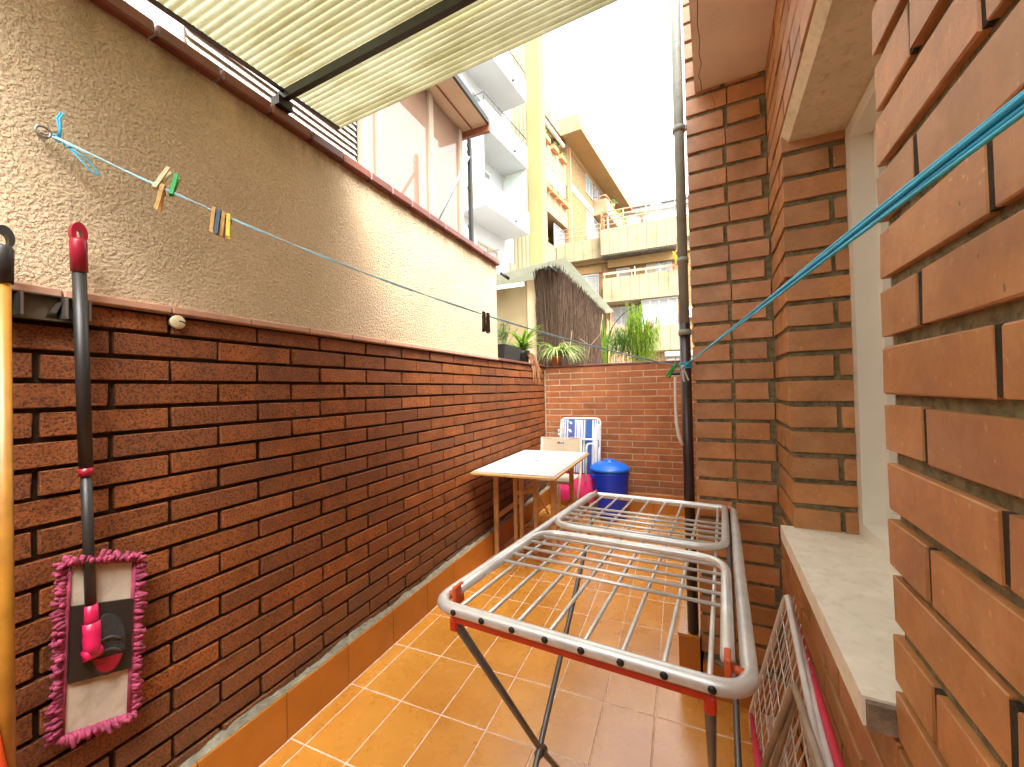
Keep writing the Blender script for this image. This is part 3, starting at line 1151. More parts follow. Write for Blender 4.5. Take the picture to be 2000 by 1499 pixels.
for i in range(20):
    u = -1+2*i/19
    for v in (-1, 1):
        for k in range(4):
            strand(hp(u, v*.99, -.006+.006*k), Hz*v*.8+HN*rf.uniform(.1, .9)+Hx*rf.gauss(0, .3), rf.uniform(.014, .028))
fr_.build('fringe', M_FRNG, mop, kind='stuff')

M_YW = mat('broom_yellow', (.36, .155, .016), .4, .2, 20, spec=.5)
broom = thing('broom', 'broom with varnished yellow wooden handle and black grip in the wall holder', 'broom')
XB = -1.39
bt, bb = onX(XB, 4, 445), onX(XB+.02, 14, 1480)
bd = (bb-bt).normalized()
bl = (bt.z-.05)/-bd.z
MB().tube([bt+bd*.09, bt+bd*bl], .0125, 16).build('handle', M_YW, broom)
g_ = MB()
out = [bt+sd_*(.0165*math.cos(a))+bd*.026-bd*(.030*max(0, math.sin(a))) + (bd*.022*(-math.sin(a)) if math.sin(a) < 0 else V((0, 0, 0))) for a in [2*math.pi*k/24 for k in range(24)]]
inn = [bt+sd_*(.0075*math.cos(a))+bd*.030-bd*(.016*math.sin(a)) for a in [2*math.pi*k/24 for k in range(24)]]
g_.ring_plate([p-V((.010, 0, 0)) for p in out], [p-V((.010, 0, 0)) for p in inn], V((.020, 0, 0)))
g_.tube([bt+bd*.040, bt+bd*.048, bt+bd*.125], [.014, .0175, .0165], 16)
g_.build('grip', M_DARK, broom)
hd = bt+bd*bl
MB().cbox((.05, .26, .045), .01, Matrix.Translation((hd.x, hd.y, .078))).build('head', M_DRED, broom)
br_ = MB()
for i in range(260):
    x, y = rf.uniform(-.02, .02), rf.uniform(-.125, .125)
    p = V((hd.x+x, hd.y+y, .056))
    br_.tube([p, V((hd.x+x*1.6, hd.y+y*1.08, .001))], .0012, 3, caps=False)
br_.build('bristles', M_DARK, broom, kind='stuff')

M_ORG = mat('orange_red_plastic', (.72, .075, .015), .35, .08, 8, spec=.5)
du = thing('dustpan', 'orange red plastic dustpan leaning under the broom by the brick wall', 'dustpan')
d0 = onX(-1.33, -14, 1330)
dy = d0.y
MB().tube(bend([(-1.39, dy-.0, .72), (-1.35, dy+.01, .50), (-1.31, dy+.035, .24), (-1.26, dy+.05, .10)], .05), [.012]+[.016+.0022*k for k in range(11)], 14).build('handle', M_ORG, du)
dp_ = MB()
dp_.hexa([(-1.33, dy-.10, .0), (-1.08, dy-.12, .0), (-1.08, dy+.16, .0), (-1.33, dy+.18, .0), (-1.33, dy-.10, .012), (-1.08, dy-.12, .004), (-1.08, dy+.16, .004), (-1.33, dy+.18, .012)])
dp_.box((-1.345, dy-.10, 0), (-1.3302, dy+.18, .10))
dp_.box((-1.33, dy-.115, .0), (-1.12, dy-.101, .06))
dp_.box((-1.33, dy+.165, .012), (-1.12, dy+.179, .06))
dp_.build('pan', M_ORG, du)

hl = thing('tool_holder', 'steel wall bar with spring clips holding the mop and broom', 'holder')
p0, p1 = onX(-1.445, 24, 596), onX(-1.445, 172, 612)
M_BR = metal_mat('dull_steel', (.20, .17, .12), .5)
zc = (p0.z+p1.z)/2
HB = MB().box((-1.4485, p0.y-.15, zc-.028), (-1.4445, p1.y, zc+.028))
HB.build('back_plate', M_BR, hl)
e_ = MB().box((-1.4444, p0.y-.15, zc+.0285), (-1.422, p1.y, zc+.0315))
e_.box((-1.4444, p0.y-.15, zc-.0315), (-1.422, p1.y, zc-.0285))
e_.build('rail', M_BR, hl)
for yy in (p0.y+.002, mt0.y-.018, mt0.y+.024, p0.y-.045):
    MB().box((-1.444, yy-.0025, zc-.026), (-1.400, yy+.0025, zc+.026)).build('clip', M_STEEL, hl)
h2 = V((-1.444, p0.y*.55+p1.y*.45, zc))
MB().hexa([h2+V((0, -.006, -.02)), h2+V((.022, -.006, -.012)), h2+V((.022, .006, -.012)), h2+V((0, .006, -.02)), h2+V((0, .004, .002)), h2+V((.030, .006, .014)), h2+V((.030, .014, .014)), h2+V((0, .012, .002))]).build('hook', M_STEEL, hl)
kb = thing('wall_knob', 'round cream plastic knob on the brick under the ledge', 'knob')
kp = onX(-1.44, 344, 630)
Mk = Matrix.Rotation(R(90), 4, 'Y')
MB().lathe([(.016, -.012), (.016, .004), (.021, .006), (.021, .010), (.017, .013), (.004, .0135)], kp, 24, Mk).build('button', mat('cream_plastic', (.66, .55, .33), .4, .1, 10), kb)
MB().tube([kp+V((.017, .0, .002)), kp+V((.024, .004, .001)), kp+V((.026, .012, -.004))], .0022, 6).build('hook', M_DARK, kb)

# ================================================================== drying rack (tilted a little)
M_GREY = metal_mat('rack_silver', (.74, .75, .73), .36, .45)
M_OP = mat('rack_orange', (.62, .10, .02), .4, .1, 10, spec=.5)
M_RED = mat('rack_red', (.55, .035, .012), .4, .1, 10, spec=.5)
M_LEG = metal_mat('rack_leg_dark', (.20, .20, .195), .4, .6)
rk = thing('drying_rack', 'silver folding drying rack with orange hinges standing open on the terracotta tiles', 'drying rack')
RA = R(5)
rv, rw = V((math.sin(RA), math.cos(RA), 0)), V((math.cos(RA), -math.sin(RA), 0))
RO = V((-.492, .715, 0))
RL, RW = 1.150, .578
def rz(v): return .868-.046*v/RL
def rp(u, v, dz=0):
    q = RO+rw*u+rv*v
    return V((q.x, q.y, rz(v)+dz))
MB().tube(rounded_loop(rp(0, 0), rp(RW, 0), rp(RW, RL), rp(0, RL), .055, 7), .0128, 14, True).build('outer_frame', M_GREY, rk)
for k in range(8):
    u = .055+(RW-.11)*k/7
    MB().tube([rp(u, .004, -.002), rp(u, RL-.004, -.002)], .0044, 8).build('rod', M_GREY, rk)
    bo = rp(u+.004, -.0125, .001)
    MB().lathe([(.0062, 0), (.0062, .002), (.0045, .0040), (.001, .0046)], bo, 12, Matrix.Rotation(-RA, 4, 'Z') @ Matrix.Rotation(R(90), 4, 'X')).build('bolt', M_BLACK, rk)
def wing(v0, v1, dz0, dz1, nr, vr0, vr1):
    """folded wing: U tube with flattened hinge ends and cross rods"""
    sg = 1 if v1 > v0 else -1
    i0, i1 = .030, RW-.030
    pts = bend([rp(i0, v0, dz0+.012), rp(i0, v1, dz1+.012), rp(i1, v1, dz1+.012), rp(i1, v0, dz0+.012)], .085, 8)
    n = len(pts)
    fl = [1.0]*n
    a = MB().tube(pts, .0108, 12)
    wo = a.build('wing_frame', M_GREY, rk)
    for k in range(nr):
        v = vr0+(vr1-vr0)*k/(nr-1)
        t = (v-v0)/(v1-v0)
        z = dz0+(dz1-dz0)*t+.012
        ends = .0 if k else 0
        ins = .028 if k == 0 else 0
        MB().tube([rp(i0+ins, v, z), rp(i1-ins, v, z)], .0042, 8).build('rod', M_GREY, wo)
wing(.050, .500, .004, .004, 5, .455, .235)
wing(RL-.050, .580, .004, .004, 5, .625, .845)
for u, v in ((.030, .045), (RW-.030, .045), (.030, RL-.045), (RW-.030, RL-.045)):
    h_ = MB()
    c = rp(u, v, .008)
    h_.cbox((.010, .034, .042), .006, Matrix.Translation(c) @ Matrix.Rotation(-RA, 4, 'Z'))
    h_.tube([c, rp(0 if u < .1 else RW, v, .004)], .0062, 10)
    h_.build('hinge', M_OP, rk)
rs = MB()
pa, pb = rp(.050, .004, -.018), rp(RW-.055, .004, -.018)
rs.hexa([pa+V((0, -.008, -.006)), pb+V((0, -.008, -.006)), pb+V((0, .012, -.006)), pa+V((0, .012, -.006)), pa+V((0, -.010, .006)), pb+V((0, -.010, .006)), pb+V((0, .012, .006)), pa+V((0, .012, .006))])
for q in (pa, pb):
    rs.cbox((.018, .026, .030), .006, Matrix.Translation(q+V((0, .004, -.012))))
rs.build('leg_bar', M_RED, rk, label='red plastic strip under the rack edge')
def leg(pts, r_, m_): MB().tube(bend(pts, .02), r_, 12).build('leg', m_, rk)
leg([pa+V((.004, .0, -.012)), V((-.425, 1.17, .207)), V((-.405, 1.325, .004))], .0088, M_LEG)
leg([pb+V((0, .0, -.012)), V((.045, 1.02, .45)), V((.085, 1.345, .004))], .0088, M_LEG)
fl_, fr2 = rp(.03, RL-.02, -.008), rp(RW-.02, RL-.02, -.008)
leg([fl_, V((-.425, 1.100, .187)), V((-.447, .867, .004))], .0088, M_LEG)
leg([fr2, V((.118, 1.228, .289)), V((.094, .867, .004))], .0088, M_LEG)
MB().tube([V((-.405, 1.325, .010)), V((.085, 1.345, .010))], .0085, 10).build('foot_bar', M_LEG, rk)
MB().tube([V((-.447, .867, .010)), V((.094, .867, .010))], .0085, 10).build('foot_bar', M_LEG, rk)
MB().tube([V((-.428, 1.150, .205)), V((-.420, 1.190, .195))], .0125, 12).build('clamp', M_LEG, rk)

# ================================================================== folded airer under the sill
M_AIR = metal_mat('airer_white', (.80, .79, .75), .4, .0, (.62, .55, .44))
M_APINK = mat('airer_pink', (.75, .05, .10), .4, .1, 8, spec=.5)
fa = thing('folded_airer', 'folded white wire clothes airer with pink tubes leaning under the window sill', 'airer')
TOPO, BOTO = .040, .150
tn = V((0, 0, 0))
def ap(s, z):
    """point on the leaning panel plane"""
    return HF.P(s, TOPO+(BOTO-TOPO)*(1-z/.72), z)
pn = (ap(-1, .7)-ap(-.5, .7)).cross(ap(-.5, .1)-ap(-.5, .7)).normalized()
def apx(x, y, off=0):
    return onplane(ap(-.5, .4)+pn*off, pn, x, y)
T0 = apx(1536, 1160)
B0_ = apx(1466, 1392)
topdir = (apx(1606, 1499)-T0).normalized()
T1 = T0+topdir*.95
B0e = B0_+V((0, 0, -B0_.z+.02))*1.0
fpts = bend([B0e, B0_, T0, T1, T1+(B0_-T0)], .035, 5)
MB().tube(fpts, .0075, 10).build('frame', M_AIR, fa)
gw = MB()
dU, dW = (T1-T0), (B0_-T0)
for k in range(1, 24):
    a = k/24
    gw.tube([T0+dU*a, T0+dU*a*.98+dW], .0017, 5, caps=False)
for k in range(1, 8):
    a = k/8
    gw.tube([T0+dW*a, T0+dW*a+dU*.98], .0016, 5, caps=False)
for k in range(0, 22):
    a = k/24
    gw.tube([T0+dU*a+pn*.02, T0+dU*(a+.12)+dW+pn*.02], .0016, 5, caps=False)
gw.build('wire_grid', M_AIR, fa, kind='stuff')
off2 = -.020 if pn.dot(HF.N) < 0 else .020
sgn = 1 if pn.dot(HF.N) > 0 else -1
u0, ua, ub = apx(1550, 1337, .03*sgn), apx(1492, 1499, .03*sgn), apx(1604, 1499, .03*sgn)
M_TAN = mat('airer_tan', (.42, .34, .24), .5, .2, 15)
MB().tube(bend([ua+(ua-u0)*.9, u0, ub+(ub-u0)*.6], .02, 5), .0072, 10).build('leg', M_TAN, fa)
u0, ua, ub = apx(1556, 1352, .016*sgn), apx(1512, 1499, .016*sgn), apx(1590, 1480, .016*sgn)
MB().tube(bend([ua+(ua-u0)*.9, u0, ub+(ub-u0)*.8], .02, 5), .0070, 10).build('leg', M_TAN, fa)
p0_, p1_ = apx(1562, 1240, -.022*sgn), apx(1640, 1499, -.022*sgn)
MB().tube([p0_+(p0_-p1_)*.25, p1_+(p1_-p0_)*1.4], .0085, 10).build('tube', M_APINK, fa, label='pink tube next to the brick')
p0_, p1_ = apx(1539, 1166, -.012*sgn), apx(1622, 1499, -.012*sgn)
MB().tube([p0_, p1_+(p1_-p0_)*1.2], .0080, 10).build('tube', M_AIR, fa)
p0_, p1_ = apx(1467, 1396, .006*sgn), apx(1484, 1499, .006*sgn)
MB().tube([p0_, p1_, p1_+(p1_-p0_)*.4], [.006, .014, .014], 8).build('sleeve', M_APINK, fa, label='pink plastic sleeve')

# ================================================================== table, chairs, bin
M_TTOP = mat('table_top_white', (.44, .44, .435), .45, .06, 12, .0004, 120)
M_BEECH = mat('beech', (.56, .33, .13), .5, .18, 12, .0004, 60)
tt = thing('folding_table', 'white topped folding table with pale wooden legs against the party wall', 'table')
TZ = .733
tx0, tx1, ty0, ty1 = -1.418, -.776, 2.545, 3.62
for i in range(2):
    for j in range(2):
        x0, x1 = tx0+.012+(tx1-tx0-.024)*i/2, tx0+.012+(tx1-tx0-.024)*(i+1)/2
        y0, y1 = ty0+.012+(ty1-ty0-.024)*j/2, ty0+.012+(ty1-ty0-.024)*(j+1)/2
        MB().cbox((x1-x0-.003, y1-y0-.003, .006), .001, Matrix.Translation(((x0+x1)/2, (y0+y1)/2, TZ-.0025))).build('top_panel', M_TTOP, tt)
tf = MB()
tf.cbox((tx1-tx0, ty1-ty0, .020), .004, Matrix.Translation(((tx0+tx1)/2, (ty0+ty1)/2, TZ-.0165)))
tf.build('table_top', M_BEECH, tt)
MB().lathe([(.014, 0), (.014, .002), (.008, .0024)], ((tx0+tx1)/2, (ty0+ty1)/2, TZ+.0006), 16).build('grommet', M_STEEL, tt)
LX = (-1.385, -.905)
for lx in LX:
    for ly in (2.90, 3.45):
        MB().cbox((.036, .030, TZ-.028), .003, Matrix.Translation((lx, ly, (TZ-.028)/2))).build('leg', M_BEECH, tt)
for ly in (2.90, 3.45):
    MB().cbox((.44, .020, .045), .003, Matrix.Translation((sum(LX)/2, ly, TZ-.055))).build('apron', M_BEECH, tt)
for lx in LX:
    MB().cbox((.020, .52, .040), .003, Matrix.Translation((lx+.0, 3.175, .30))).build('stretcher', M_BEECH, tt)
for lx in (-1.25, -1.20, -1.08):
    MB().cbox((.030, .026, .66), .003, Matrix.Translation((lx, 2.98, .345))).build('gate_leg', M_BEECH, tt)
MB().cbox((.17, .020, .034), .003, Matrix.Translation((-1.165, 2.98, .50)) @ Matrix.Rotation(R(-14), 4, 'Y')).build('gate_rail', M_BEECH, tt)

M_CREAM = mat('chair_cream', (.62, .53, .38), .4, .06, 8, spec=.5)
ch = thing('folding_chair', 'cream folding chair with a handle slot in its back, tucked behind the table', 'chair')
by = 3.93
a_, b2 = onY(by, 1055, 853), onY(by, 1136, 857)
bw = b2.x-a_.x
zt, zb = (a_.z+b2.z)/2, .66
cxm = (a_.x+b2.x)/2
N_ = 32
outl, inl = [], []
for k in range(N_):
    a = 2*math.pi*k/N_
    ca, sa = math.cos(a), math.sin(a)
    m_ = max(abs(ca), abs(sa))
    outl.append(V((cxm+ca/m_*bw/2, by+.02*(abs(ca/m_)**2), (zt+zb)/2+sa/m_*(zt-zb)/2)))
    inl.append(V((cxm+.038*math.copysign(abs(ca)**.6, ca), by, zt-.055+.013*math.copysign(abs(sa)**.7, sa))))
MB().ring_plate(outl, inl, V((0, .012, 0))).build('backrest', M_CREAM, ch)
MB().cbox((bw*.92, .36, .022), .008, Matrix.Translation((cxm, by-.22, .455))).build('seat', M_CREAM, ch)
for sx in (-1, 1):
    xx = cxm+sx*(bw/2-.012)
    MB().tube(bend([(xx, by+.012, zb+.10), (xx, by-.02, .50), (xx, by-.36, .004)], .05), .0105, 10).build('leg', M_CREAM, ch)
    MB().tube([(xx-sx*.024, by-.38, .445), (xx-sx*.024, by+.10, .004)], .0105, 10).build('leg', M_CREAM, ch)
    MB().tube([(xx, by+.014, zb+.02), (xx, by+.014, zt-.02)], .0105, 10).build('back_post', M_CREAM, ch)

M_TUBE = metal_mat('chair_white_tube', (.80, .80, .78), .35, .1)
M_STRIPE = stripe_mat('deck_stripe', [(0, (.02, .09, .32)), (.34, (.75, .76, .78)), (.42, (.02, .09, .32)), (.47, (.75, .76, .78)), (.55, (.18, .24, .34)), (.60, (.75, .76, .78)), (.66, (.02, .09, .32)), (.71, (.75, .76, .78)), (.80, (.02, .09, .32)), (.86, (.75, .76, .78)), (.93, (.10, .14, .24))], .19)
def deck(name, label, x0, x1, y0, y1, zt, fab, tilt, pinkseat=False, grp='folded beach chairs'):
    t = thing(name, label, 'beach chair', grp)
    o = V(((x0+x1)/2, (y0+y1)/2, 0))
    wdt = x1-x0
    def q(u, v, d=0):          # u across, v up 0..1, d outwards
        return V((x0+wdt*u, y0+(y1-y0)*v-d, zt*v+.002))
    MB().tube(bend([q(0, .0), q(0, 1), q(1, 1), q(1, 0)], .06, 6), .0105, 12).build('frame', M_TUBE, t)
    MB().tube(bend([q(.06, .03, .05), q(.06, .78, .05), q(.94, .78, .05), q(.94, .03, .05)], .06, 6), .0105, 12).build('frame', M_TUBE, t)
    for u in (0, 1):
        MB().tube(bend([q(u, .12, .04), q(u, .62, .065), q(u, .70, .04)], .03), .009, 10).build('armrest', M_TUBE, t)
    f_ = MB()
    n = 10
    vs, fs = [], []
    for i in range(n+1):
        v = .985-(.985-.42)*i/n
        for k in range(9):
            u = .035+.93*k/8
            vs.append(q(u, v, .006+.016*math.sin(math.pi*k/8)*math.sin(math.pi*i/n)))
    for i in range(n):
        for k in range(8):
            a = i*9+k
            fs.append((a, a+9, a+10, a+1))
    f_.add(vs, fs, True)
    fo = f_.build('fabric', fab, t)
    f2 = MB()
    vs, fs = [], []
    for i in range(7):
        v = .42-.28*i/6
        for k in range(9):
            u = .09+.82*k/8
            vs.append(q(u, v, .058+.03*math.sin(math.pi*i/6)))
    for i in range(6):
        for k in range(8):
            a = i*9+k
            fs.append((a, a+9, a+10, a+1))
    f2.add(vs, fs, True)
    f2.build('seat_fabric', fab if not pinkseat else M_HOT, t)
    return t
M_HOT = mat('hot_pink_fabric', (.75, .03, .16), .8, .1, 20)
M_WHF = mat('white_mesh_fabric', (.74, .74, .72), .7, .1, 20)
deck('beach_chair', 'folded beach chair with blue and white striped fabric, hot pink seat below', -1.235, -.800, 4.12, 4.33, .985, M_STRIPE, 0, True)
wc = thing('plastic_chair', 'white folded chair frame leaning in the corner beside the striped chair', 'chair')
for i, (px, yy) in enumerate(((1163, 4.20), (1171, 4.28))):
    tp = onY(yy+.06, px, 836+8*i)
    MB().tube(bend([(tp.x-.05, yy-.10, .004), (tp.x-.01, yy, .60), (tp.x, yy+.06, tp.z)], .1), [.014]*3+[.016]*2+[.018]*2, 10).build('leg', M_TUBE, wc)
cbx = onY(4.27, 1166, 850)
MB().cbox((.050, .028, .42), .010, Matrix.Translation((cbx.x, 4.29, .72)) @ Matrix.Rotation(R(3), 4, 'Y')).build('back_slat', M_TUBE, wc)
MB().tube(bend([(cbx.x-.09, 4.07, .35), (cbx.x-.09, 4.16, .735), (cbx.x+.0, 4.16, .735), (cbx.x+.01, 4.06, .01)], .04), .011, 10).build('frame', M_TUBE, wc)
# clear wrap over the striped chair's corner
M_WRAP = glass_mat('clear_wrap', (.90, .90, .90), .12, .12, .96)
wr = thing('plastic_wrap', 'crumpled clear plastic wrap hanging over the striped chair back', 'plastic wrap')
vs, fs = [], []
for i in range(13):
    for k in range(13):
        u, v = k/12, i/12
        vs.append((-1.30+.27*u+.05*v*0, 4.24-.04*u-.05*(1-v)+rf.uniform(-.013, .013), .99-.36*v-.12*(1-u)*(1-v)+rf.uniform(-.012, .012)))
for i in range(12):
    for k in range(12):
        a = i*13+k
        fs.append((a, a+13, a+14, a+1))
MB().add(vs, fs).build('film', M_WRAP, wr)

M_BIN = mat('bin_blue', (.006, .035, .46), .35, .1, 8, spec=.5)
M_LID = mat('lid_blue', (.004, .13, .62), .3, .1, 8, spec=.5)
bn = thing('dustbin', 'round royal blue plastic dustbin with a domed lighter blue lid', 'bin')
bc = onY(4.14, 1192, 960)
bc = V((bc.x, 4.14, 0))
RB = .196
MB().lathe([(.150, .0), (.158, .008), (.163, .02), (.186, .44), (.1885, .475), (.183, .478)], bc, 40).build('tub', M_BIN, bn)
MB().lathe([(RB-.012, .478), (RB, .480), (RB+.004, .490), (RB, .505), (RB-.010, .512), (.150, .545), (.090, .562), (.055, .566), (.052, .582), (.046, .588), (.010, .589)], bc, 40).build('lid', M_LID, bn)
for a in (R(215), R(35)):
    c = bc+V((math.cos(a)*.190, math.sin(a)*.190, .425))
    MB().cbox((.030, .075, .040), .008, Matrix.Translation(c) @ Matrix.Rotation(a, 4, 'Z')).build('handle', M_BIN, bn)

# ================================================================== litter on the floor
for i, (x, y, l_, lab) in enumerate(((928, 1420, .034, 'short white thread lying on a floor tile by the rack leg'), (824, 1315, .012, 'tiny white thread end on the floor tiles near the skirting'))):
    p = onZ(.0015, x, y)
    tag(MB().tube([p, p+V((.004, l_*.5, .001)), p+V((.001, l_, .0))], .0010, 5).build('thread', M_WHITE), lab, 'thread')
p = onZ(.004, 1290, 1040)
tg = thing('broken_peg', 'broken white and brown clothes peg lying on the tiles under the rack', 'clothes peg')
MB().cbox((.010, .06, .007), .002, Matrix.Translation(p) @ Matrix.Rotation(R(-50), 4, 'Z')).build('jaw', M_PWH, tg)
MB().cbox((.010, .045, .006), .002, Matrix.Translation(p+V((.045, .03, -.0005))) @ Matrix.Rotation(R(-60), 4, 'Z')).build('jaw', M_PW3, tg)

# ================================================================== neighbour's house over the party wall
M_NWALL = mat('neighbour_wall', (.38, .29, .21), .85, .08, 4)
M_LOUV = mat('louvre_white', (.58, .54, .47), .45, .05, 6)
M_PANE = glass_mat('gallery_pane', (.40, .26, .18), .22, .015, .50)
M_EAVE = mat('eave_beige', (.56, .42, .29), .8, .06, 4)
M_FASC = mat('fascia_brown', (.22, .07, .03), .6, .2, 10)
nh = thing('neighbour_house', 'neighbour gallery with white louvres, pinkish glazing and a beige eave over the party wall', 'house')
ZE = 3.865
MB().box((-5.2, -1.2, -.098), (-2.12, 3.38, ZE-.01)).build('wall', M_NWALL, nh)
MB().box((-2.118, -1.2, -.098), (-1.725, 3.36, 2.30)).build('plinth', M_NWALL, nh)
# eave
ev = [onZ(ZE, *q) for q in ((899, 252), (918, 262), (950, 241), (888, 152))]
e0, e1 = V((-1.90, 3.40, ZE)), V((-1.635, 3.40, ZE))
ee = MB().prism([V((-5.3, -1.3, ZE)), V((-1.62, -1.3, ZE)), V((-1.635, 3.40, ZE)), V((-5.3, 3.40, ZE))], V((0, 0, .03)))
eo = ee.build('eave', M_EAVE, nh)
MB().box((-5.3, 3.402, ZE-.06), (-1.62, 3.44, ZE+.05)).build('fascia', M_FASC, eo)
MB().box((-1.634, -1.3, ZE-.004), (-1.612, 3.395, ZE+.05)).build('gutter', M_BLACK, eo)
MB().box((-1.80, -1.2, ZE-.012), (-1.79, 3.38, ZE-.001)).build('batten', M_FASC, eo)
# white boards, then louvre slats
for k in range(8):
    MB().box((-1.935, -.55+k*.195, 2.30), (-1.905, -.55+k*.195+.190, ZE-.02)).build('board', M_LOUV, nh)
LP = MB()
for k in range(37):
    z = 2.34+.0405*k
    p = [V((-1.900, 1.02, z)), V((-1.922, 1.02, z+.0415)), V((-1.925, 1.02, z+.0405)), V((-1.903, 1.02, z-.001))]
    a_ = MB().prism(p, V((0, .965, 0)))
    a_.build('slat', M_LOUV, nh)
MB().box((-1.96, 1.01, 2.30), (-1.94, 1.97, ZE-.02)).build('shutter_back', mat('shutter_back', (.42, .36, .28), .8), nh)
MB().box((-1.96, 1.972, 2.30), (-1.935, 2.018, ZE-.02)).build('shutter_guide', M_BLACK, nh)
for y0, y1 in ((2.02, 2.075), (2.165, 2.215), (2.80, 2.86), (3.30, 3.355)):
    MB().box((-1.93, y0, 2.30), (-1.885, y1, ZE-.02)).build('mullion', M_NWALL, nh)
for y0, y1 in ((2.077, 2.163), (2.217, 2.798), (2.862, 3.298)):
    MB().box((-1.912, y0, 2.30), (-1.906, y1, ZE-.02)).build('pane', M_PANE, nh)
MB().box((-2.10, 2.02, 2.305), (-2.0, 3.355, ZE-.02)).build('curtain', mat('curtain_pink', (.26, .165, .105), .9, .08, 5), nh)
# bracket post on the coping
bpst = thing('line_post', 'black steel post with a diagonal strut standing behind the party wall coping', 'post')
MB().box((-1.640, 3.000, 2.30), (-1.612, 3.036, 3.50)).build('post', M_BLACK, bpst)
a_, b_2 = V((-1.626, 2.40, 2.45)), V((-1.626, 2.998, 3.33))
MB().tube([a_, b_2], .017, 4).build('strut', M_LEG, bpst)
for z in (3.36, 3.42, 3.05, 2.72):
    MB().tube([(-1.626, 3.0, z), (-1.626, 2.975, z-.01), (-1.626, 2.966, z+.012)], .004, 6).build('hook', M_BLACK, bpst)

# ================================================================== shed and reed screen behind the end wall
M_SHW = mat('shed_render', (.30, .23, .12), .9, .15, 3, .002, 60, dirt=(.30, .24, .12), ds=5)
M_ROOF2 = mat('shed_roof_sheet', (.30, .30, .22), .6, .1, 5, trans=.35)
shed = thing('shed', 'stained yellowish rendered shed with a pale corrugated roof behind the planters', 'shed')
MB().box((-3.4, 4.86, -.098), (-1.60, 8.3, 2.74)).build('wall', M_SHW, shed)
MB().box((-1.80, 4.835, -.098), (-1.625, 4.859, 2.74)).build('corner_strip', mat('shed_strip', (.60, .47, .28), .9, .1, 4), shed)
sheet(-3.5, -1.22, 4.60, 8.4, lambda x, y: 2.885+.10*(x+1.25), .076, .009, 3).build('roof', M_ROOF2, shed)
MB().box((-3.5, 4.585, 2.60), (-1.75, 4.606, 2.655)).build('gutter', M_LOUV, shed)
for x in (-2.05, -1.42):
    MB().tube([(x, 4.56, 2.80), (x+.07, 4.66, 2.74)], .02, 8).build('bracket', M_BLACK, shed)
M_REED = mat('reed_brown', (.06, .031, .013), .9, .45, 50, rnd=0)
reed = thing('reed_screen', 'tall dark brown heather reed screen round the shed corner', 'fence')
rr_ = random.Random(5)
def reeds(mb, p0, p1, ztop, n, z0=1.0):
    for i in range(n):
        t = rr_.random()
        p = V(p0)*(1-t)+V(p1)*t
        jx, jy = rr_.gauss(0, .012), rr_.gauss(0, .012)
        zt = ztop+rr_.gauss(0, .025)
        zs = rr_.uniform(z0, z0+.9)
        k = rr_.uniform(.003, .0055)
        q0 = V((p.x+jx, p.y+jy, zs))
        q1 = V((p.x+jx+rr_.gauss(0, .015), p.y+jy+rr_.gauss(0, .015), (zs+zt)/2))
        q2 = V((p.x+jx+rr_.gauss(0, .03), p.y+jy+rr_.gauss(0, .03), zt))
        mb.tube([q0, q1, q2], [k, k*.9, k*.5], 4, caps=False)
f1, f2 = MB(), MB()
reeds(f1, (-1.625, 4.76), (-1.37, 4.76), 2.82, 420) if False else None
reeds(f1, (-1.625, 4.76, 0), (-1.37, 4.76, 0), 2.82, 500)
reeds(f1, (-1.625, 4.76, 0), (-1.37, 4.76, 0), 2.40, 260)
f1.build('front_panel', M_REED, reed, kind='stuff')
reeds(f2, (-1.36, 4.76, 0), (-1.36, 8.05, 0), 2.80, 1700)
reeds(f2, (-1.36, 4.76, 0), (-1.36, 8.05, 0), 2.30, 700)
f2.build('side_panel', M_REED, reed, kind='stuff')
bk = MB().box((-1.62, 4.785, -.098), (-1.40, 4.80, 2.76))
bk.box((-1.40, 4.79, -.098), (-1.385, 8.0, 2.76))
bk.build('backing', M_REED, reed)
for y in (4.9, 6.4, 7.9):
    MB().tube([(-1.392, y, -.098), (-1.392, y, 2.5)], .018, 8).build('stake', mat('stake_brown', (.10, .06, .035), .9, .3, 20), reed)
# lighter bamboo roll next to it
bm = thing('bamboo_screen', 'lighter upright bamboo roll at the end of the reed screen', 'fence')
for k in range(16):
    x = -1.335+.03*k
    zt = 2.70-.012*k+rr_.gauss(0, .02)
    MB().tube([(x, 8.22+rr_.gauss(0, .01), -.098), (x+rr_.gauss(0, .01), 8.22, zt)], .0145, 7).build('cane', mat('cane_%d' % (k % 3), [(.24, .14, .07), (.30, .19, .09), (.20, .11, .055)][k % 3], .8, .25, 20), bm)

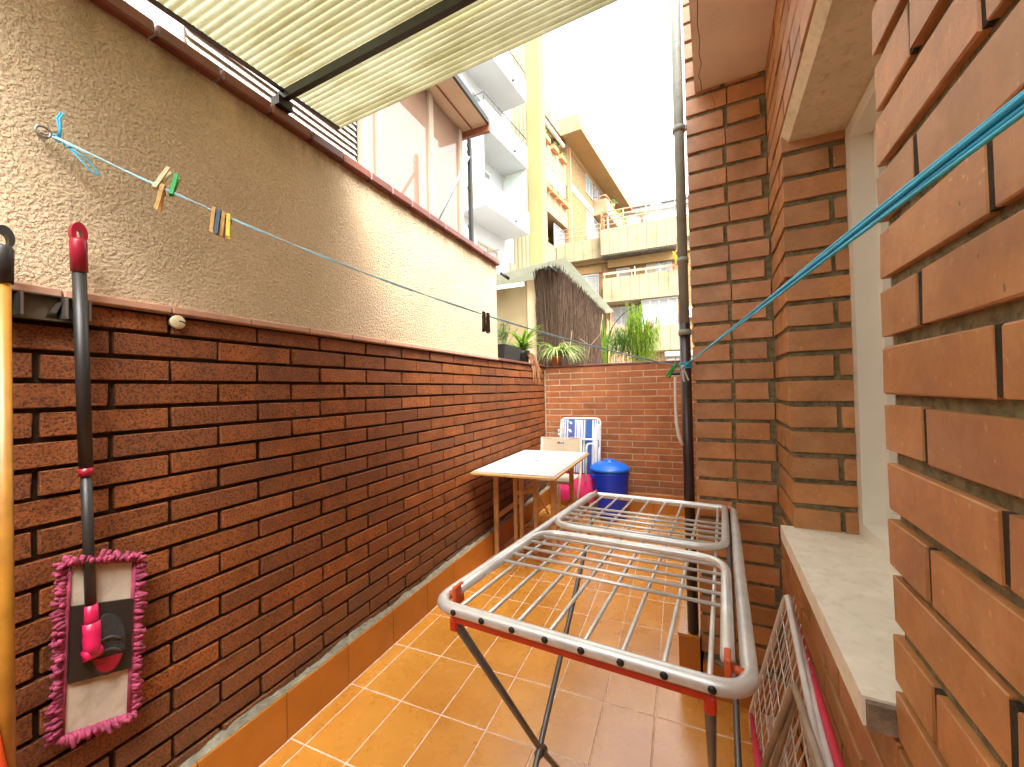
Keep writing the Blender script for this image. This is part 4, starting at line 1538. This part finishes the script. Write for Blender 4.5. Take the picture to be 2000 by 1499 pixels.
# ================================================================== plants
M_LEAF = mat('leaf_green', (.085, .20, .022), .45, .35, 30, trans=.3)
M_LEAFY = mat('leaf_yellow_green', (.20, .34, .03), .45, .3, 30, trans=.35)
M_LEAFP = mat('leaf_cream_edged', (.36, .44, .16), .45, .45, 60, trans=.3)
M_LEAFD = mat('leaf_dark', (.03, .085, .018), .5, .3, 30, trans=.2)
M_DRY = mat('leaf_dry', (.36, .17, .075), .85, .35, 30, trans=.15)
M_POTB = mat('pot_black', (.018, .018, .018), .5, .2, 10)
M_POTT = mat('pot_terracotta', (.42, .14, .04), .8, .15, 14, .001, 60)
M_SOIL = mat('soil', (.05, .035, .025), .95, .4, 60, .004, 80)
M_TWIG = mat('twig', (.28, .19, .12), .9, .3, 30)
def straps(n, c, L, wd, up, droop, rng, az=(0, 6.283), Lv=.35, seg=8):
    mb = MB()
    for i in range(n):
        a = rng.uniform(*az)
        l = L*rng.uniform(1-Lv, 1.0)
        el = rng.uniform(up-.35, up+.35)
        d = V((math.cos(a), math.sin(a), 0))
        p = V(c)+d*rng.uniform(0, .02)+V((rng.gauss(0, .008), rng.gauss(0, .008), 0))
        pts, sv, wid = [], [], []
        e = el
        s = d.cross(V((0, 0, 1)))
        for k in range(seg+1):
            t = k/seg
            pts.append(p.copy())
            sv.append(s)
            wid.append(wd*(.55+.9*t if t < .4 else (.91*(1-(t-.4)/.6)**.7+.02)))
            p = p+(d*math.cos(e)+V((0, 0, math.sin(e))))*(l/seg)
            e -= droop*rng.uniform(.7, 1.2)/seg
            d = (d+s*rng.gauss(0, .04)).normalized()
        mb.strip(pts, sv, wid, .25)
    return mb
rg = random.Random(21)
zl = 1.5985
# planter box with small shrub, on the wall top behind the render
pb_ = thing('planter_box', 'black plastic trough planter with a wispy plant next to the rendered wall', 'planter')
MB().hexa([(-1.665, 3.42, zl), (-1.520, 3.42, zl), (-1.520, 3.80, zl), (-1.665, 3.80, zl), (-1.680, 3.40, zl+.15), (-1.500, 3.40, zl+.15), (-1.500, 3.82, zl+.15), (-1.680, 3.82, zl+.15)]).build('trough', M_POTB, pb_)
MB().box((-1.672, 3.405, zl+.1505), (-1.508, 3.815, zl+.153)).build('soil', M_SOIL, pb_)
fb = MB()
for i in range(26):
    b = V((-1.59+rg.gauss(0, .03), 3.48+rg.uniform(-.05, .12), zl+.15))
    tp = b+V((rg.gauss(0, .05), rg.gauss(0, .05), rg.uniform(.12, .26)))
    fb.tube([b, tp], .0015, 4, caps=False)
    for k in range(10):
        q = b+(tp-b)*rg.uniform(.3, 1)
        dd = V((rg.gauss(0, 1), rg.gauss(0, 1), rg.gauss(.3, .5))).normalized()
        s = dd.cross(V((0, 0, 1)))
        if s.length < .1: continue
        s.normalize()
        fb.strip([q, q+dd*.02, q+dd*.04], [s, s, s], [.002, .005, .001])
fb.build('foliage', M_LEAF, pb_, kind='stuff')
# clivia with dry leaves hanging over the wall
cv = thing('strap_leaf_plant', 'strap leaved plant in a black pot with dry brown leaves trailing over the wall', 'plant')
cc = V((-1.555, 3.98, zl))
MB().lathe([(.070, 0), (.082, .10), (.088, .135), (.080, .136)], cc, 24).build('pot', M_POTB, cv)
MB().lathe([(.078, .128), (.070, .137), (.01, .139)], cc, 20).build('soil', M_SOIL, cv)
straps(30, cc+V((0, 0, .13)), .44, .020, 1.1, 1.5, rg).build('foliage', M_LEAFY, cv, kind='stuff')
straps(14, cc+V((0, 0, .13)), .24, .015, .9, 1.3, rg).build('foliage', M_LEAF, cv, kind='stuff')
dr = MB()
for i in range(24):
    b = cc+V((.06, rg.uniform(-.04, .10), .12))
    e_ = V((-1.425+rg.gauss(0, .012), b.y+rg.gauss(.10, .07), zl-.02-rg.uniform(.03, .24)))
    md = V((-1.44+rg.gauss(0, .015), (b.y+e_.y)/2, zl+.06+rg.gauss(0, .02)))
    pts = [b*(1-t)**2+md*2*t*(1-t)+e_*t*t for t in [k/7 for k in range(8)]]
    dr.strip(pts, [V((.3, .9, rg.gauss(0, .3))).normalized()]*8, [.006, .010, .012, .010, .009, .007, .005, .001], .3)
dr.build('dry_leaves', M_DRY, cv, kind='stuff')
# spider plant
spd = thing('spider_plant', 'cream striped spider plant in a small terracotta pot on the wall corner', 'plant')
sc_ = V((-1.315, 4.455, 1.586))
MB().lathe([(.045, 0), (.060, .085), (.066, .088), (.066, .110), (.060, .111)], sc_, 24).build('pot', M_POTT, spd)
MB().lathe([(.058, .100), (.050, .107), (.01, .109)], sc_, 16).build('soil', M_SOIL, spd)
straps(110, sc_+V((.01, 0, .105)), .40, .0075, 1.05, 2.5, rg).build('foliage', M_LEAFP, spd, kind='stuff')
straps(55, sc_+V((.05, 0, .10)), .44, .0075, .8, 2.2, rg, (-1.0, 1.0)).build('foliage', M_LEAFP, spd, kind='stuff')
straps(40, sc_+V((0, 0, .10)), .26, .006, 1.2, 2.2, rg).build('foliage', M_LEAFY, spd, kind='stuff')
# bare twigs leaning there
tw = thing('bare_twig', 'bare forked grey twig rising beside the reed screen', 'twig')
b = V((-1.08, 4.70, 1.30))
MB().tube([b, b+V((.10, .05, .52)), b+V((.22, .08, .66)), b+V((.25, .1, .90))], [.008, .007, .006, .004], 6).build('stem', M_TWIG, tw)
MB().tube([b+V((.10, .05, .52)), b+V((-.02, .05, .62))], [.005, .003], 6).build('branch', M_TWIG, tw)
tw = thing('bare_twig', 'thin dry twig standing behind the spider plant', 'twig')
b = V((-1.24, 4.66, 1.30))
MB().tube([b, b+V((.02, .02, .45)), b+V((.06, .03, .72))], [.006, .005, .003], 6).build('stem', M_TWIG, tw)
MB().tube([b+V((.02, .02, .45)), b+V((-.05, .02, .62))], [.004, .002], 6).build('branch', M_TWIG, tw)
# trough behind the end wall carrying the trailing plant
tr_ = thing('planter_wall', 'low masonry planter behind the end wall under the trailing plant', 'planter')
MB().box((-.95, 4.80, -.098), (.30, 5.20, 1.42)).build('body', M_SHW, tr_)
MB().box((-.90, 4.84, 1.4202), (.26, 5.16, 1.44)).build('soil', M_SOIL, tr_)
wp = thing('trailing_plant', 'bright green weeping plant with hanging thread like stems behind the end wall', 'plant')
st = MB()
Yw = 4.95
def w2(x, y): return onY(Yw, x, y)
arch = [w2(1186, 700), w2(1188, 660), w2(1198, 635), w2(1215, 615), w2(1236, 600), w2(1250, 600)]
arch = [V((arch[0].x, Yw, 1.43))]+arch
st.tube(bend(arch, .05), .006, 7)
st.tube([V((w2(1245, 700).x, Yw, 1.43)), w2(1243, 640), w2(1240, 600)], .006, 7)
st.tube([V((w2(1262, 700).x, Yw, 1.43)), w2(1260, 650), w2(1252, 598), w2(1240, 590)], .005, 7)
st.build('stem', mat('stem_dark', (.03, .035, .015), .8, .3, 20), wp)
rg2 = random.Random(9)
def weep(mb, xs, ys, n, lmin, lmax, yb=706):
    for i in range(n):
        x = rg2.triangular(*xs)
        y = rg2.uniform(*ys)
        p = w2(x, y)+V((rg2.gauss(0, .02), rg2.gauss(0, .07), 0))
        if rg2.random() < .5 and not (x > 1225):
            pass
        L = rg2.uniform(lmin, lmax)
        zend = max(1.50, p.z-L)
        n_ = 7
        pts, sv, wid = [], [], []
        sx, sy = rg2.gauss(0, .03), rg2.gauss(0, .03)
        a = rg2.uniform(0, 6.28)
        for k in range(n_+1):
            t = k/n_
            pts.append(p+V((sx*t+.006*math.sin(6*t+a), sy*t+.006*math.cos(5*t+a), -(p.z-zend)*t)))
            sv.append(V((math.cos(a+t*2), math.sin(a+t*2), 0)))
            wid.append(.0034*(1-.5*t)+.0006)
        mb.strip(pts, sv, wid)
        for k in range(5):
            q = pts[rg2.randint(1, n_)]
            dd = V((rg2.gauss(0, 1), rg2.gauss(0, 1), -1.2)).normalized()
            s = dd.cross(V((0, 0, 1))).normalized()
            mb.strip([q, q+dd*.018, q+dd*.036], [s]*3, [.001, .0035, .0005])
a_ = MB()
weep(a_, (1222, 1262, 1238), (594, 640), 170, .25, .55)
weep(a_, (1236, 1290, 1262), (618, 665), 170, .18, .42)
a_.build('foliage', mat('leaf_lime', (.27, .42, .03), .45, .55, 30, trans=.4), wp, kind='stuff')
a_ = MB()
weep(a_, (1190, 1240, 1212), (640, 668), 150, .10, .30)
weep(a_, (1186, 1194, 1188), (645, 665), 14, .15, .25)
a_.build('foliage', M_LEAF, wp, kind='stuff')
fl = MB()
for i in range(30):
    p = w2(rg2.uniform(1262, 1276), rg2.uniform(630, 642))+V((0, rg2.gauss(0, .03), 0))
    fl.lathe([(.002, 0), (.008, .006), (.003, .013)], p, 6)
fl.build('blossom', mat('blossom_pink', (.75, .22, .14), .6, .2, 40), wp, kind='stuff')
bsh = thing('potted_shrub', 'small yellow tipped shrub beside the bamboo roll', 'plant')
MB().lathe([(.09, 0), (.12, .22), (.125, .24)], (-.93, 5.45, 1.30), 20).build('pot', M_POTT, bsh)
MB().box((-1.15, 5.25, -.098), (-.70, 5.65, 1.299)).build('stand', M_SHW, bsh)
straps(16, V((-.93, 5.45, 1.53)), .86, .012, 1.5, .25, rg2).build('foliage', M_LEAFY, bsh, kind='stuff')
cab = thing('boiler_cabinet', 'white metal cabinet whose top shows over the end wall beside the pipe', 'cabinet')
MB().cbox((.42, .40, 1.79), .012, Matrix.Translation((.055, 5.75, .80))).build('casing', M_WHITE, cab)
MB().cbox((.46, .44, .07), .012, Matrix.Translation((.055, 5.75, 1.733))).build('top', M_WHITE, cab)

# ================================================================== apartment blocks
M_WB = mat('block_white', (.40, .41, .41), .85, .04, 1)
M_YEL = mat('block_yellow', (.25, .20, .078), .85, .06, 1)
M_CRM = mat('block_cream', (.32, .275, .165), .85, .06, 1)
M_TAN = mat('block_tan_panel', (.26, .21, .12), .85, .12, 1.5, dirt=(.17, .125, .055), ds=1.2)
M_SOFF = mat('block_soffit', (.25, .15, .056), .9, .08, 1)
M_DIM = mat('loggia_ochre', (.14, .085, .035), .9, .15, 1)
def far_brick(name, c1, c2):
    t = NT(name)
    n_ = t.noise(5.5, 4, .7, stretch=(1, 1, 2.2))
    c = t.ramp(n_, .35, c1, .65, c2)
    t.l(c, t.b.inputs['Base Color'])
    t.b.inputs['Roughness'].default_value = .9
    return t.m
M_FBR = far_brick('block_brick', (.12, .062, .022), (.29, .19, .08))
M_WPANE = mat('far_glass', (.20, .25, .27), .12, .2, 1, spec=.8)
M_FWH = mat('far_white', (.36, .36, .355), .6, .06, 2)
M_CURT = mat('far_curtain', (.27, .265, .25), .8, .15, 3)
M_TERR = mat('box_terracotta', (.55, .19, .08), .8, .15, 3)
M_RAIL = mat('rail_pink', (.62, .27, .15), .6, .1, 3)
M_RAILD = mat('rail_dark', (.06, .065, .07), .5, .2, 3)
M_AWN = mat('awning_white', (.74, .74, .70), .8, .06, 2)

def bx(fr, parent, name, mt, a0, a1, o0, o1, z0, z1, **kw):
    mb = MB()
    fr.box(mb, a0, a1, o0, o1, z0, z1)
    return mb.build(name, mt, parent, **kw)
def window(fr, parent, a0, a1, o, z0, z1, n=2, fm=None, glass=None, fw_=.08):
    mb = MB()
    fr.box(mb, a0, a1, o, o+.06, z0, z0+fw_)
    fr.box(mb, a0, a1, o, o+.06, z1-fw_, z1)
    ws = (a1-a0)/n
    for k in range(n+1):
        c = a0+ws*k
        fr.box(mb, max(a0, c-fw_/2), min(a1, c+fw_/2), o, o+.058, z0+fw_, z1-fw_)
    wo = mb.build('window', fm or M_FWH, parent)
    for k in range(n):
        bx(fr, wo, 'pane', glass or M_WPANE, a0+ws*k+fw_/2, a0+ws*(k+1)-fw_/2, o+.012, o+.02, z0+fw_, z1-fw_)
    return wo
def panels(fr, parent, a0, a1, o, z0, z1, step, mt, name='panel', th=.05):
    n = max(1, round((a1-a0)/step))
    for k in range(n):
        s0, s1 = a0+(a1-a0)*k/n, a0+(a1-a0)*(k+1)/n
        bx(fr, parent, name, mt, s0+.012, s1-.012, o, o+th, z0, z1)
def railing(fr, parent, pts, z0, z1, mt, bars=1, r_=.025, posts=1.4, name='railing'):
    mb = MB()
    P = [fr.P(a, o, 0) for a, o in pts]
    for i in range(len(P)-1):
        for k in range(bars):
            z = z1-(z1-z0)*k/max(1, bars)
            mb.tube([P[i]+V((0, 0, z)), P[i+1]+V((0, 0, z))], r_, 5)
        L = (P[i+1]-P[i]).length
        n = max(1, round(L/posts))
        for k in range(n+1):
            q = P[i]+(P[i+1]-P[i])*(k/n)
            mb.tube([q+V((0, 0, z0)), q+V((0, 0, z1))], r_*.9, 5)
    return mb.build(name, mt, parent)
def bush(c, r_, n, mt, parent, rng):
    mb = MB()
    for i in range(n):
        d = V((rng.gauss(0, 1), rng.gauss(0, 1), rng.gauss(0, .9)))
        d = d.normalized()*r_*rng.random()**.4
        p = V(c)+V((d.x, d.y, abs(d.z)*1.1))
        u = V((rng.gauss(0, 1), rng.gauss(0, 1), rng.gauss(0, 1))).normalized()
        v = u.orthogonal().normalized()
        s = rng.uniform(.35, .8)*r_*.45
        mb.add([p-u*s*.5-v*s*.25, p+u*s*.5, p+v*s*.3], [(0, 1, 2)])
    return mb.build('foliage', mt, parent, kind='stuff')
rb = random.Random(17)
# ---- white block
PWp = EYE+ray(1033, 457)*18
WF = Frame(PWp, R(7.2))
wbk = thing('apartment_block', 'bright white apartment block with deep balconies and a yellow corner pilaster', 'building')
bx(WF, wbk, 'wall', M_WB, -14, .90, -9, -1.30, -.098, 19.5)
bx(WF, wbk, 'end_wall', M_CRM, .902, 1.30, -9, -.42, -.098, 18.6)
for k in range(4):
    bx(WF, wbk, 'rib', M_CRM, .86, .90, -1.25+k*.22, -1.13+k*.22, .5, 18)
bx(WF, wbk, 'pilaster', M_YEL, .86, 1.45, -.415, .27, -.098, 18.9, label='yellow corner pilaster')
for i, z in enumerate((8.35, 11.35, 14.42)):
    b_o = bx(WF, wbk, 'balcony', M_WB, -3.45, .05, -1.298, 0, z, z+.16)
    bx(WF, b_o, 'parapet', M_WB, -3.45, .05, -.10, 0, z+.162, z+1.0)
    bx(WF, b_o, 'parapet', M_CRM if i == 0 else M_WB, -3.45, -3.36, -1.297, -.102, z+.162, z+1.0)
    if i == 0:
        for a, b in ((-3.43, -3.40), (-.02, .01)):
            mb = MB()
            for o in (-1.28, -.12):
                WF.box(mb, a, b, o-.025, o+.025, z+1.0, z+2.98)
            for zz in (z+1.0, z+1.75, z+2.92):
                WF.box(mb, a, b, -1.25, -.15, zz, zz+.05)
            so_ = mb.build('side_screen', M_LOUV, b_o)
            for z0, z1 in ((z+1.06, z+1.74), (z+1.81, z+2.91)):
                bx(WF, so_, 'pane', mat('frosted_pane', (.58, .66, .60), .25, .06, 2), a+.01, b-.01, -1.25, -.15, z0, z1)
    else:
        railing(WF, b_o, [(-3.40, -1.28), (-3.40, -.05), (.02, -.05)], z+1.0, z+1.38, M_RAILD, 1, .022, .9)
    bx(WF, b_o, 'spout', M_RAILD, -1.30, -1.22, .0, .12, z+.10, z+.16)
window(WF, wbk, -2.3, -1.2, -1.298, 9.0, 10.9, 2, M_LOUV)
window(WF, wbk, -2.5, -.9, -1.298, 11.9, 13.9, 2, M_LOUV)
window(WF, wbk, -2.2, -.7, -1.298, 5.9, 7.6, 2, M_CRM, M_CURT)
window(WF, wbk, -2.2, -1.0, -1.298, 15.0, 16.9, 2, M_LOUV)
bx(WF, wbk, 'clothes_arm', M_LEG, -2.3, -2.26, -1.3, -.2, 7.0, 7.04)
railing(WF, wbk, [(-2.6, -1.25), (-2.6, -.7), (-.5, -.7)], 5.4, 6.1, M_LOUV, 3, .02, .5, name='drying_frame')
bx(WF, wbk, 'shutter_box', M_CRM, .40, .86, -1.296, -1.20, 6.4, 7.4)

# ---- tan block with loggias and cornice
PTp = EYE+ray(1055, 304)*25
TF = Frame(PTp, R(7.2))
tb_ = thing('apartment_block', 'tan apartment block with planted loggias and a wide overhanging roof cornice', 'building')
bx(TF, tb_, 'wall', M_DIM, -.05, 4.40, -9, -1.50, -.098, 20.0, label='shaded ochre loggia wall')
bx(TF, tb_, 'side_wall', M_WB, -.42, -.052, -9, .03, -.098, 21.0)
bx(TF, tb_, 'wall', M_FBR, 4.402, 24, -9, .05, -.098, 19.2, label='speckled brown brick facade')
bx(TF, tb_, 'corner_strip', M_RAIL, 4.94, 5.10, .052, .09, .5, 19.1)
bx(TF, tb_, 'band', M_SOFF, 5.1, 20, .052, .10, 18.75, 19.15)
bx(TF, tb_, 'band', mat('band_pink', (.68, .45, .33), .85, .06, 1), 5.1, 12, .052, .09, 15.95, 16.5)
for z0, z1 in ((15.98, 17.40), (12.87, 14.30), (9.5, 10.84)):
    p_o = bx(TF, tb_, 'parapet', M_TAN, -.05, 4.42, -.14, -.062, z0, z1)
    panels(TF, p_o, -.05, 4.42, -.06, z0, z1, .50, M_TAN)
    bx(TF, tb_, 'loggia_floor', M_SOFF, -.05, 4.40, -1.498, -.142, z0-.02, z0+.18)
bx(TF, tb_, 'roof_band', M_TAN, -.05, 3.52, -1.4, -.062, 19.2, 20.4)
ro = bx(TF, tb_, 'roof_slab', M_SOFF, -.05, 24, -9, -.1, 20.0, 20.2)
panels(TF, ro, -.05, 3.50, -.06, 19.2, 20.4, .50, M_TAN)
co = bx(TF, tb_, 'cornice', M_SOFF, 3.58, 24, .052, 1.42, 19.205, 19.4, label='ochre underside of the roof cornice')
panels(TF, co, 3.58, 24, 1.421, 19.2, 20.4, 1.4, M_TAN)
n_ = 3
for k in range(n_):
    o0, o1 = -.05+1.47*k/n_, -.05+1.47*(k+1)/n_
    bx(TF, co, 'panel', M_TAN, 3.53, 3.578, o0+.01, o1-.01, 19.2, 20.4)
railing(TF, tb_, [(-.05, -.1), (3.5, -.1), (3.56, 1.44), (24, 1.44)], 20.4, 21.15, mat('rail_mauve', (.35, .28, .30), .6, .1, 2), 1, .02, 2.6)
# awnings, boxes, windows in the loggias
bx(TF, tb_, 'awning_bar', M_AWN, 0, 3.9, -.05, .12, 18.55, 18.70)
for k in range(8):
    mb = MB()
    TF.box(mb, .0+k*.53, .52+k*.53, -.10, -.06, 14.95+.05*(k % 2), 16.0)
    mb.build('awning_flap', M_AWN, tb_)
window(TF, tb_, .6, 2.2, -1.46, 10.9, 12.6, 2)
window(TF, tb_, 2.5, 4.3, -.30, 10.9, 12.7, 2)
for z, cnt in ((17.40, 3), (14.30, 4)):
    for k in range(cnt):
        a0 = .3+k*(4.0/cnt)
        fbx = thing('flower_box', 'terracotta balcony flower box with green plants on the %s tan loggia' % ('topmost' if z > 16 else 'second highest'), 'flower box', 'flower boxes on the tan loggias')
        bx(TF, fbx, 'box', M_TERR, a0, a0+.82, -.02, .26, z-.12, z+.16)
        for q in range(3):
            bush(TF.P(a0+.16+.25*q, .10, z+.16), .30, 60, (M_LEAF if (k+q) % 3 else M_LEAFY), fbx, rb)
bush(TF.P(.5, -.4, 10.9), .55, 160, M_LEAFY, tb_, rb)
# windows & small balcony on the brick part
for a0, a1, z0, z1 in ((8.3, 10.0, 17.2, 18.7), (8.4, 11.2, 13.4, 15.7), (10.6, 12.0, 17.4, 18.7), (5.9, 7.4, 10.5, 12.4)):
    window(TF, tb_, a0, a1, .052, z0, z1, 2)
bal = bx(TF, tb_, 'balcony', M_TAN, 10.2, 20, .052, 1.20, 15.95, 16.12)
bx(TF, bal, 'parapet', M_TAN, 10.2, 10.3, .052, 1.198, 16.122, 17.2)
panels(TF, bal, 10.3, 20, 1.10, 16.122, 17.2, 1.2, M_TAN, th=.10)
railing(TF, bal, [(10.25, .1), (10.25, 1.15), (12.0, 1.15)], 17.2, 17.5, M_RAIL, 1, .035, 1.1)
MB().tube([TF.P(10.9, 1.05, 15.9), TF.P(11.0, 1.05, 15.0), TF.P(13.5, .4, 12.6)], .07, 7).build('drainpipe', M_WHITE, tb_)
for k, a in enumerate((12.3, 14.6, 16.6)):
    ft = thing('flower_pot', ('bushy potted plant at the open end of the small tan balcony', 'middle potted plant on the small tan balcony rail', 'yellowish potted plant at the wall end of the small tan balcony')[k], 'flower pot', 'plants on the small tan balcony')
    MB().lathe([(.14, 0), (.19, .26)], TF.P(a, 1.15, 17.2), 12).build('pot', M_TERR, ft)
    bush(TF.P(a, 1.15, 17.45), .45, 110, M_LEAFY if k else M_LEAF, ft, rb)

# ---- facing tan wing across the court
FF = Frame((0, 25.12, 0), R(90))
fw_b = thing('apartment_block', 'tan brick wing facing the patio with panelled balconies and orange rails', 'building')
bx(FF, fw_b, 'wall', M_FBR, -7.6, 7, -12, -1.20, -.098, 9.5)
bx(FF, fw_b, 'roof', M_SOFF, -7.6, 7, -12, -1.0, 9.502, 9.7)
# terrace parapets
def balc(name, a0, a1, o0, o1, z0, z1, step=.55, soff=M_LEG):
    b_ = bx(FF, fw_b, name, M_TAN, a0, a1, o0, o1-.061, z0, z0+.14)
    bx(FF, b_, 'parapet', M_TAN, a0, a1, o1-.14, o1-.062, z0+.141, z1)
    panels(FF, b_, a0, a1, o1-.06, z0, z1, step, M_TAN)
    bx(FF, b_, 'parapet', M_TAN, a1-.08, a1, o0, o1-.142, z0+.141, z1)
    bx(FF, b_, 'parapet', M_TAN, a0, a0+.08, o0, o1-.142, z0+.141, z1)
    return b_
bt_ = balc('terrace', -4.37, .04, -1.198, 0, 9.65, 11.25)
for k in range(34):
    bx(FF, bt_, 'soffit_rib', M_LEG, -4.33+k*.128, -4.33+k*.128+.07, -1.15, -.10, 9.58, 9.648)
bl_ = balc('terrace', -7.4, -4.40, -1.198, -.55, 9.70, 11.0)
railing(FF, fw_b, [(-7.3, -.62), (-4.45, -.62)], 11.0, 11.9, M_RAIL, 3, .03, 1.0)
railing(FF, fw_b, [(-4.3, -1.1), (-4.3, -.08), (-1.6, -.08)], 11.25, 12.35, M_RAIL, 4, .035, 1.3)
railing(FF, fw_b, [(-1.6, -.08), (-.02, -.08), (-.02, -1.2)], 11.25, 12.6, mat('rail_pale', (.60, .42, .36), .6, .1, 2), 2, .022, .8)
bx(FF, fw_b, 'towel', M_RAIL, -1.35, -.75, -.13, -.10, 11.5, 12.5, label='orange towel on the terrace rail')
MB().lathe([(.10, 0), (.10, .8), (.42, .82), (.42, .86)], FF.P(-1.9, -.7, 11.25), 20).build('terrace_table', M_CREAM, fw_b)
b2_ = balc('balcony', -4.30, .10, -1.198, 0, 6.66, 8.15)
bx(FF, b2_, 'rail', M_RAIL, -4.25, .02, -.10, -.02, 8.38, 8.50)
for k in range(6):
    bx(FF, b2_, 'rail_post', M_RAIL, -4.2+k*.82, -4.14+k*.82, -.09, -.03, 8.152, 8.38)
bx(FF, fw_b, 'band', M_SOFF, -4.1, .0, -1.198, -.9, 9.05, 9.57)
bx(FF, fw_b, 'band', M_SOFF, -6.6, -4.5, -1.198, -1.1, 8.9, 9.35)
b3_ = balc('balcony', -4.30, .10, -1.198, -.25, 3.5, 4.98)
# windows
window(FF, fw_b, -6.35, -4.75, -1.198, 6.8, 8.85, 2, M_FWH, M_CURT)
window(FF, fw_b, -3.6, -2.75, -1.198, 6.9, 9.0, 1, M_FWH, M_CURT)
window(FF, fw_b, -1.75, -.25, -1.198, 8.0, 9.25, 2, M_FWH, M_WPANE)
for a0, a1, mt in ((-1.66, -1.2, M_CRM), (-.78, -.34, M_CURT)):
    mb = MB()
    n = 12
    vs, fs = [], []
    for k in range(n+1):
        a = a0+(a1-a0)*k/n
        for z in (8.08, 9.17):
            vs.append(FF.P(a, -1.135+.03*math.sin(k*1.9), z))
    for k in range(n):
        fs.append((2*k, 2*k+2, 2*k+3, 2*k+1))
    mb.add(vs, fs, True).build('curtain', mt, fw_b)
window(FF, fw_b, -2.05, .0, -.31, 4.99, 6.62, 4, M_FWH, M_CURT)
window(FF, fw_b, -3.9, -2.3, -1.198, 5.0, 6.5, 3, M_FWH, M_CURT)
bx(FF, fw_b, 'shutter', M_RAIL, -4.05, -3.92, -1.19, -1.05, 5.0, 6.5)
bx(FF, fw_b, 'door_leaf', M_WHITE, -2.45, -2.40, -1.19, -.72, 6.9, 8.9)
acu = thing('air_conditioner', 'white air conditioner unit fixed to the brick wing beside its window row', 'air conditioner')
bx(FF, acu, 'casing', M_WHITE, .22, .98, -1.195, -.85, 5.45, 6.05)
MB().lathe([(.24, 0), (.24, .03), (.05, .04)], FF.P(.55, -.849, 5.75), 20, Matrix.Rotation(R(90), 4, 'X')).build('fan_grille', M_CURT, acu)
bx(FF, acu, 'bracket', M_LEG, .3, .9, -1.195, -.9, 5.38, 5.448)
sat = thing('satellite_dish', 'yellow satellite dish on an arm beside the facing balcony', 'satellite dish')
sdc = FF.P(-.02, .15, 8.75)
MB().lathe([(.02, -.10), (.20, -.085), (.38, -.03), (.46, .0), (.455, .012), (.37, -.012), (.19, -.068), (.01, -.08)], sdc, 24, Matrix.Rotation(R(68), 4, 'Y') @ Matrix.Scale(1, 4)).build('dish', mat('dish_yellow', (.80, .66, .02), .5, .1, 3), sat)
MB().tube([sdc, FF.P(.30, -.3, 8.45), FF.P(.30, -1.19, 8.45)], .035, 6).build('arm', M_LEG, sat)
# ---- pale block further off
fb_ = thing('apartment_block', 'pale distant block with a grey flat roof rising behind the terrace', 'building')
DF = Frame((0, 42, 0), R(90))
bx(DF, fb_, 'wall', M_WB, -9, 1.3, -10, 0, -.098, 19.0)
bx(DF, fb_, 'roof', M_LEG, -9.2, 1.6, -10, .5, 19.4, 19.7)
bx(DF, fb_, 'cornice', M_WB, -9.1, 1.45, -10, .3, 19.002, 19.398)
bx(DF, fb_, 'band', M_LOUV, -9, 1.2, .002, .15, 17.9, 18.2)
window(DF, fb_, -2.6, -1.2, .002, 16.2, 17.6, 2)
railing(DF, fb_, [(-.2, 1.0), (6, 1.0)], 17.3, 18.3, M_RAILD, 2, .03, 1.5)
bx(DF, fb_, 'terrace', M_TAN, -.3, 6, .152, 1.1, 15.5, 17.3)
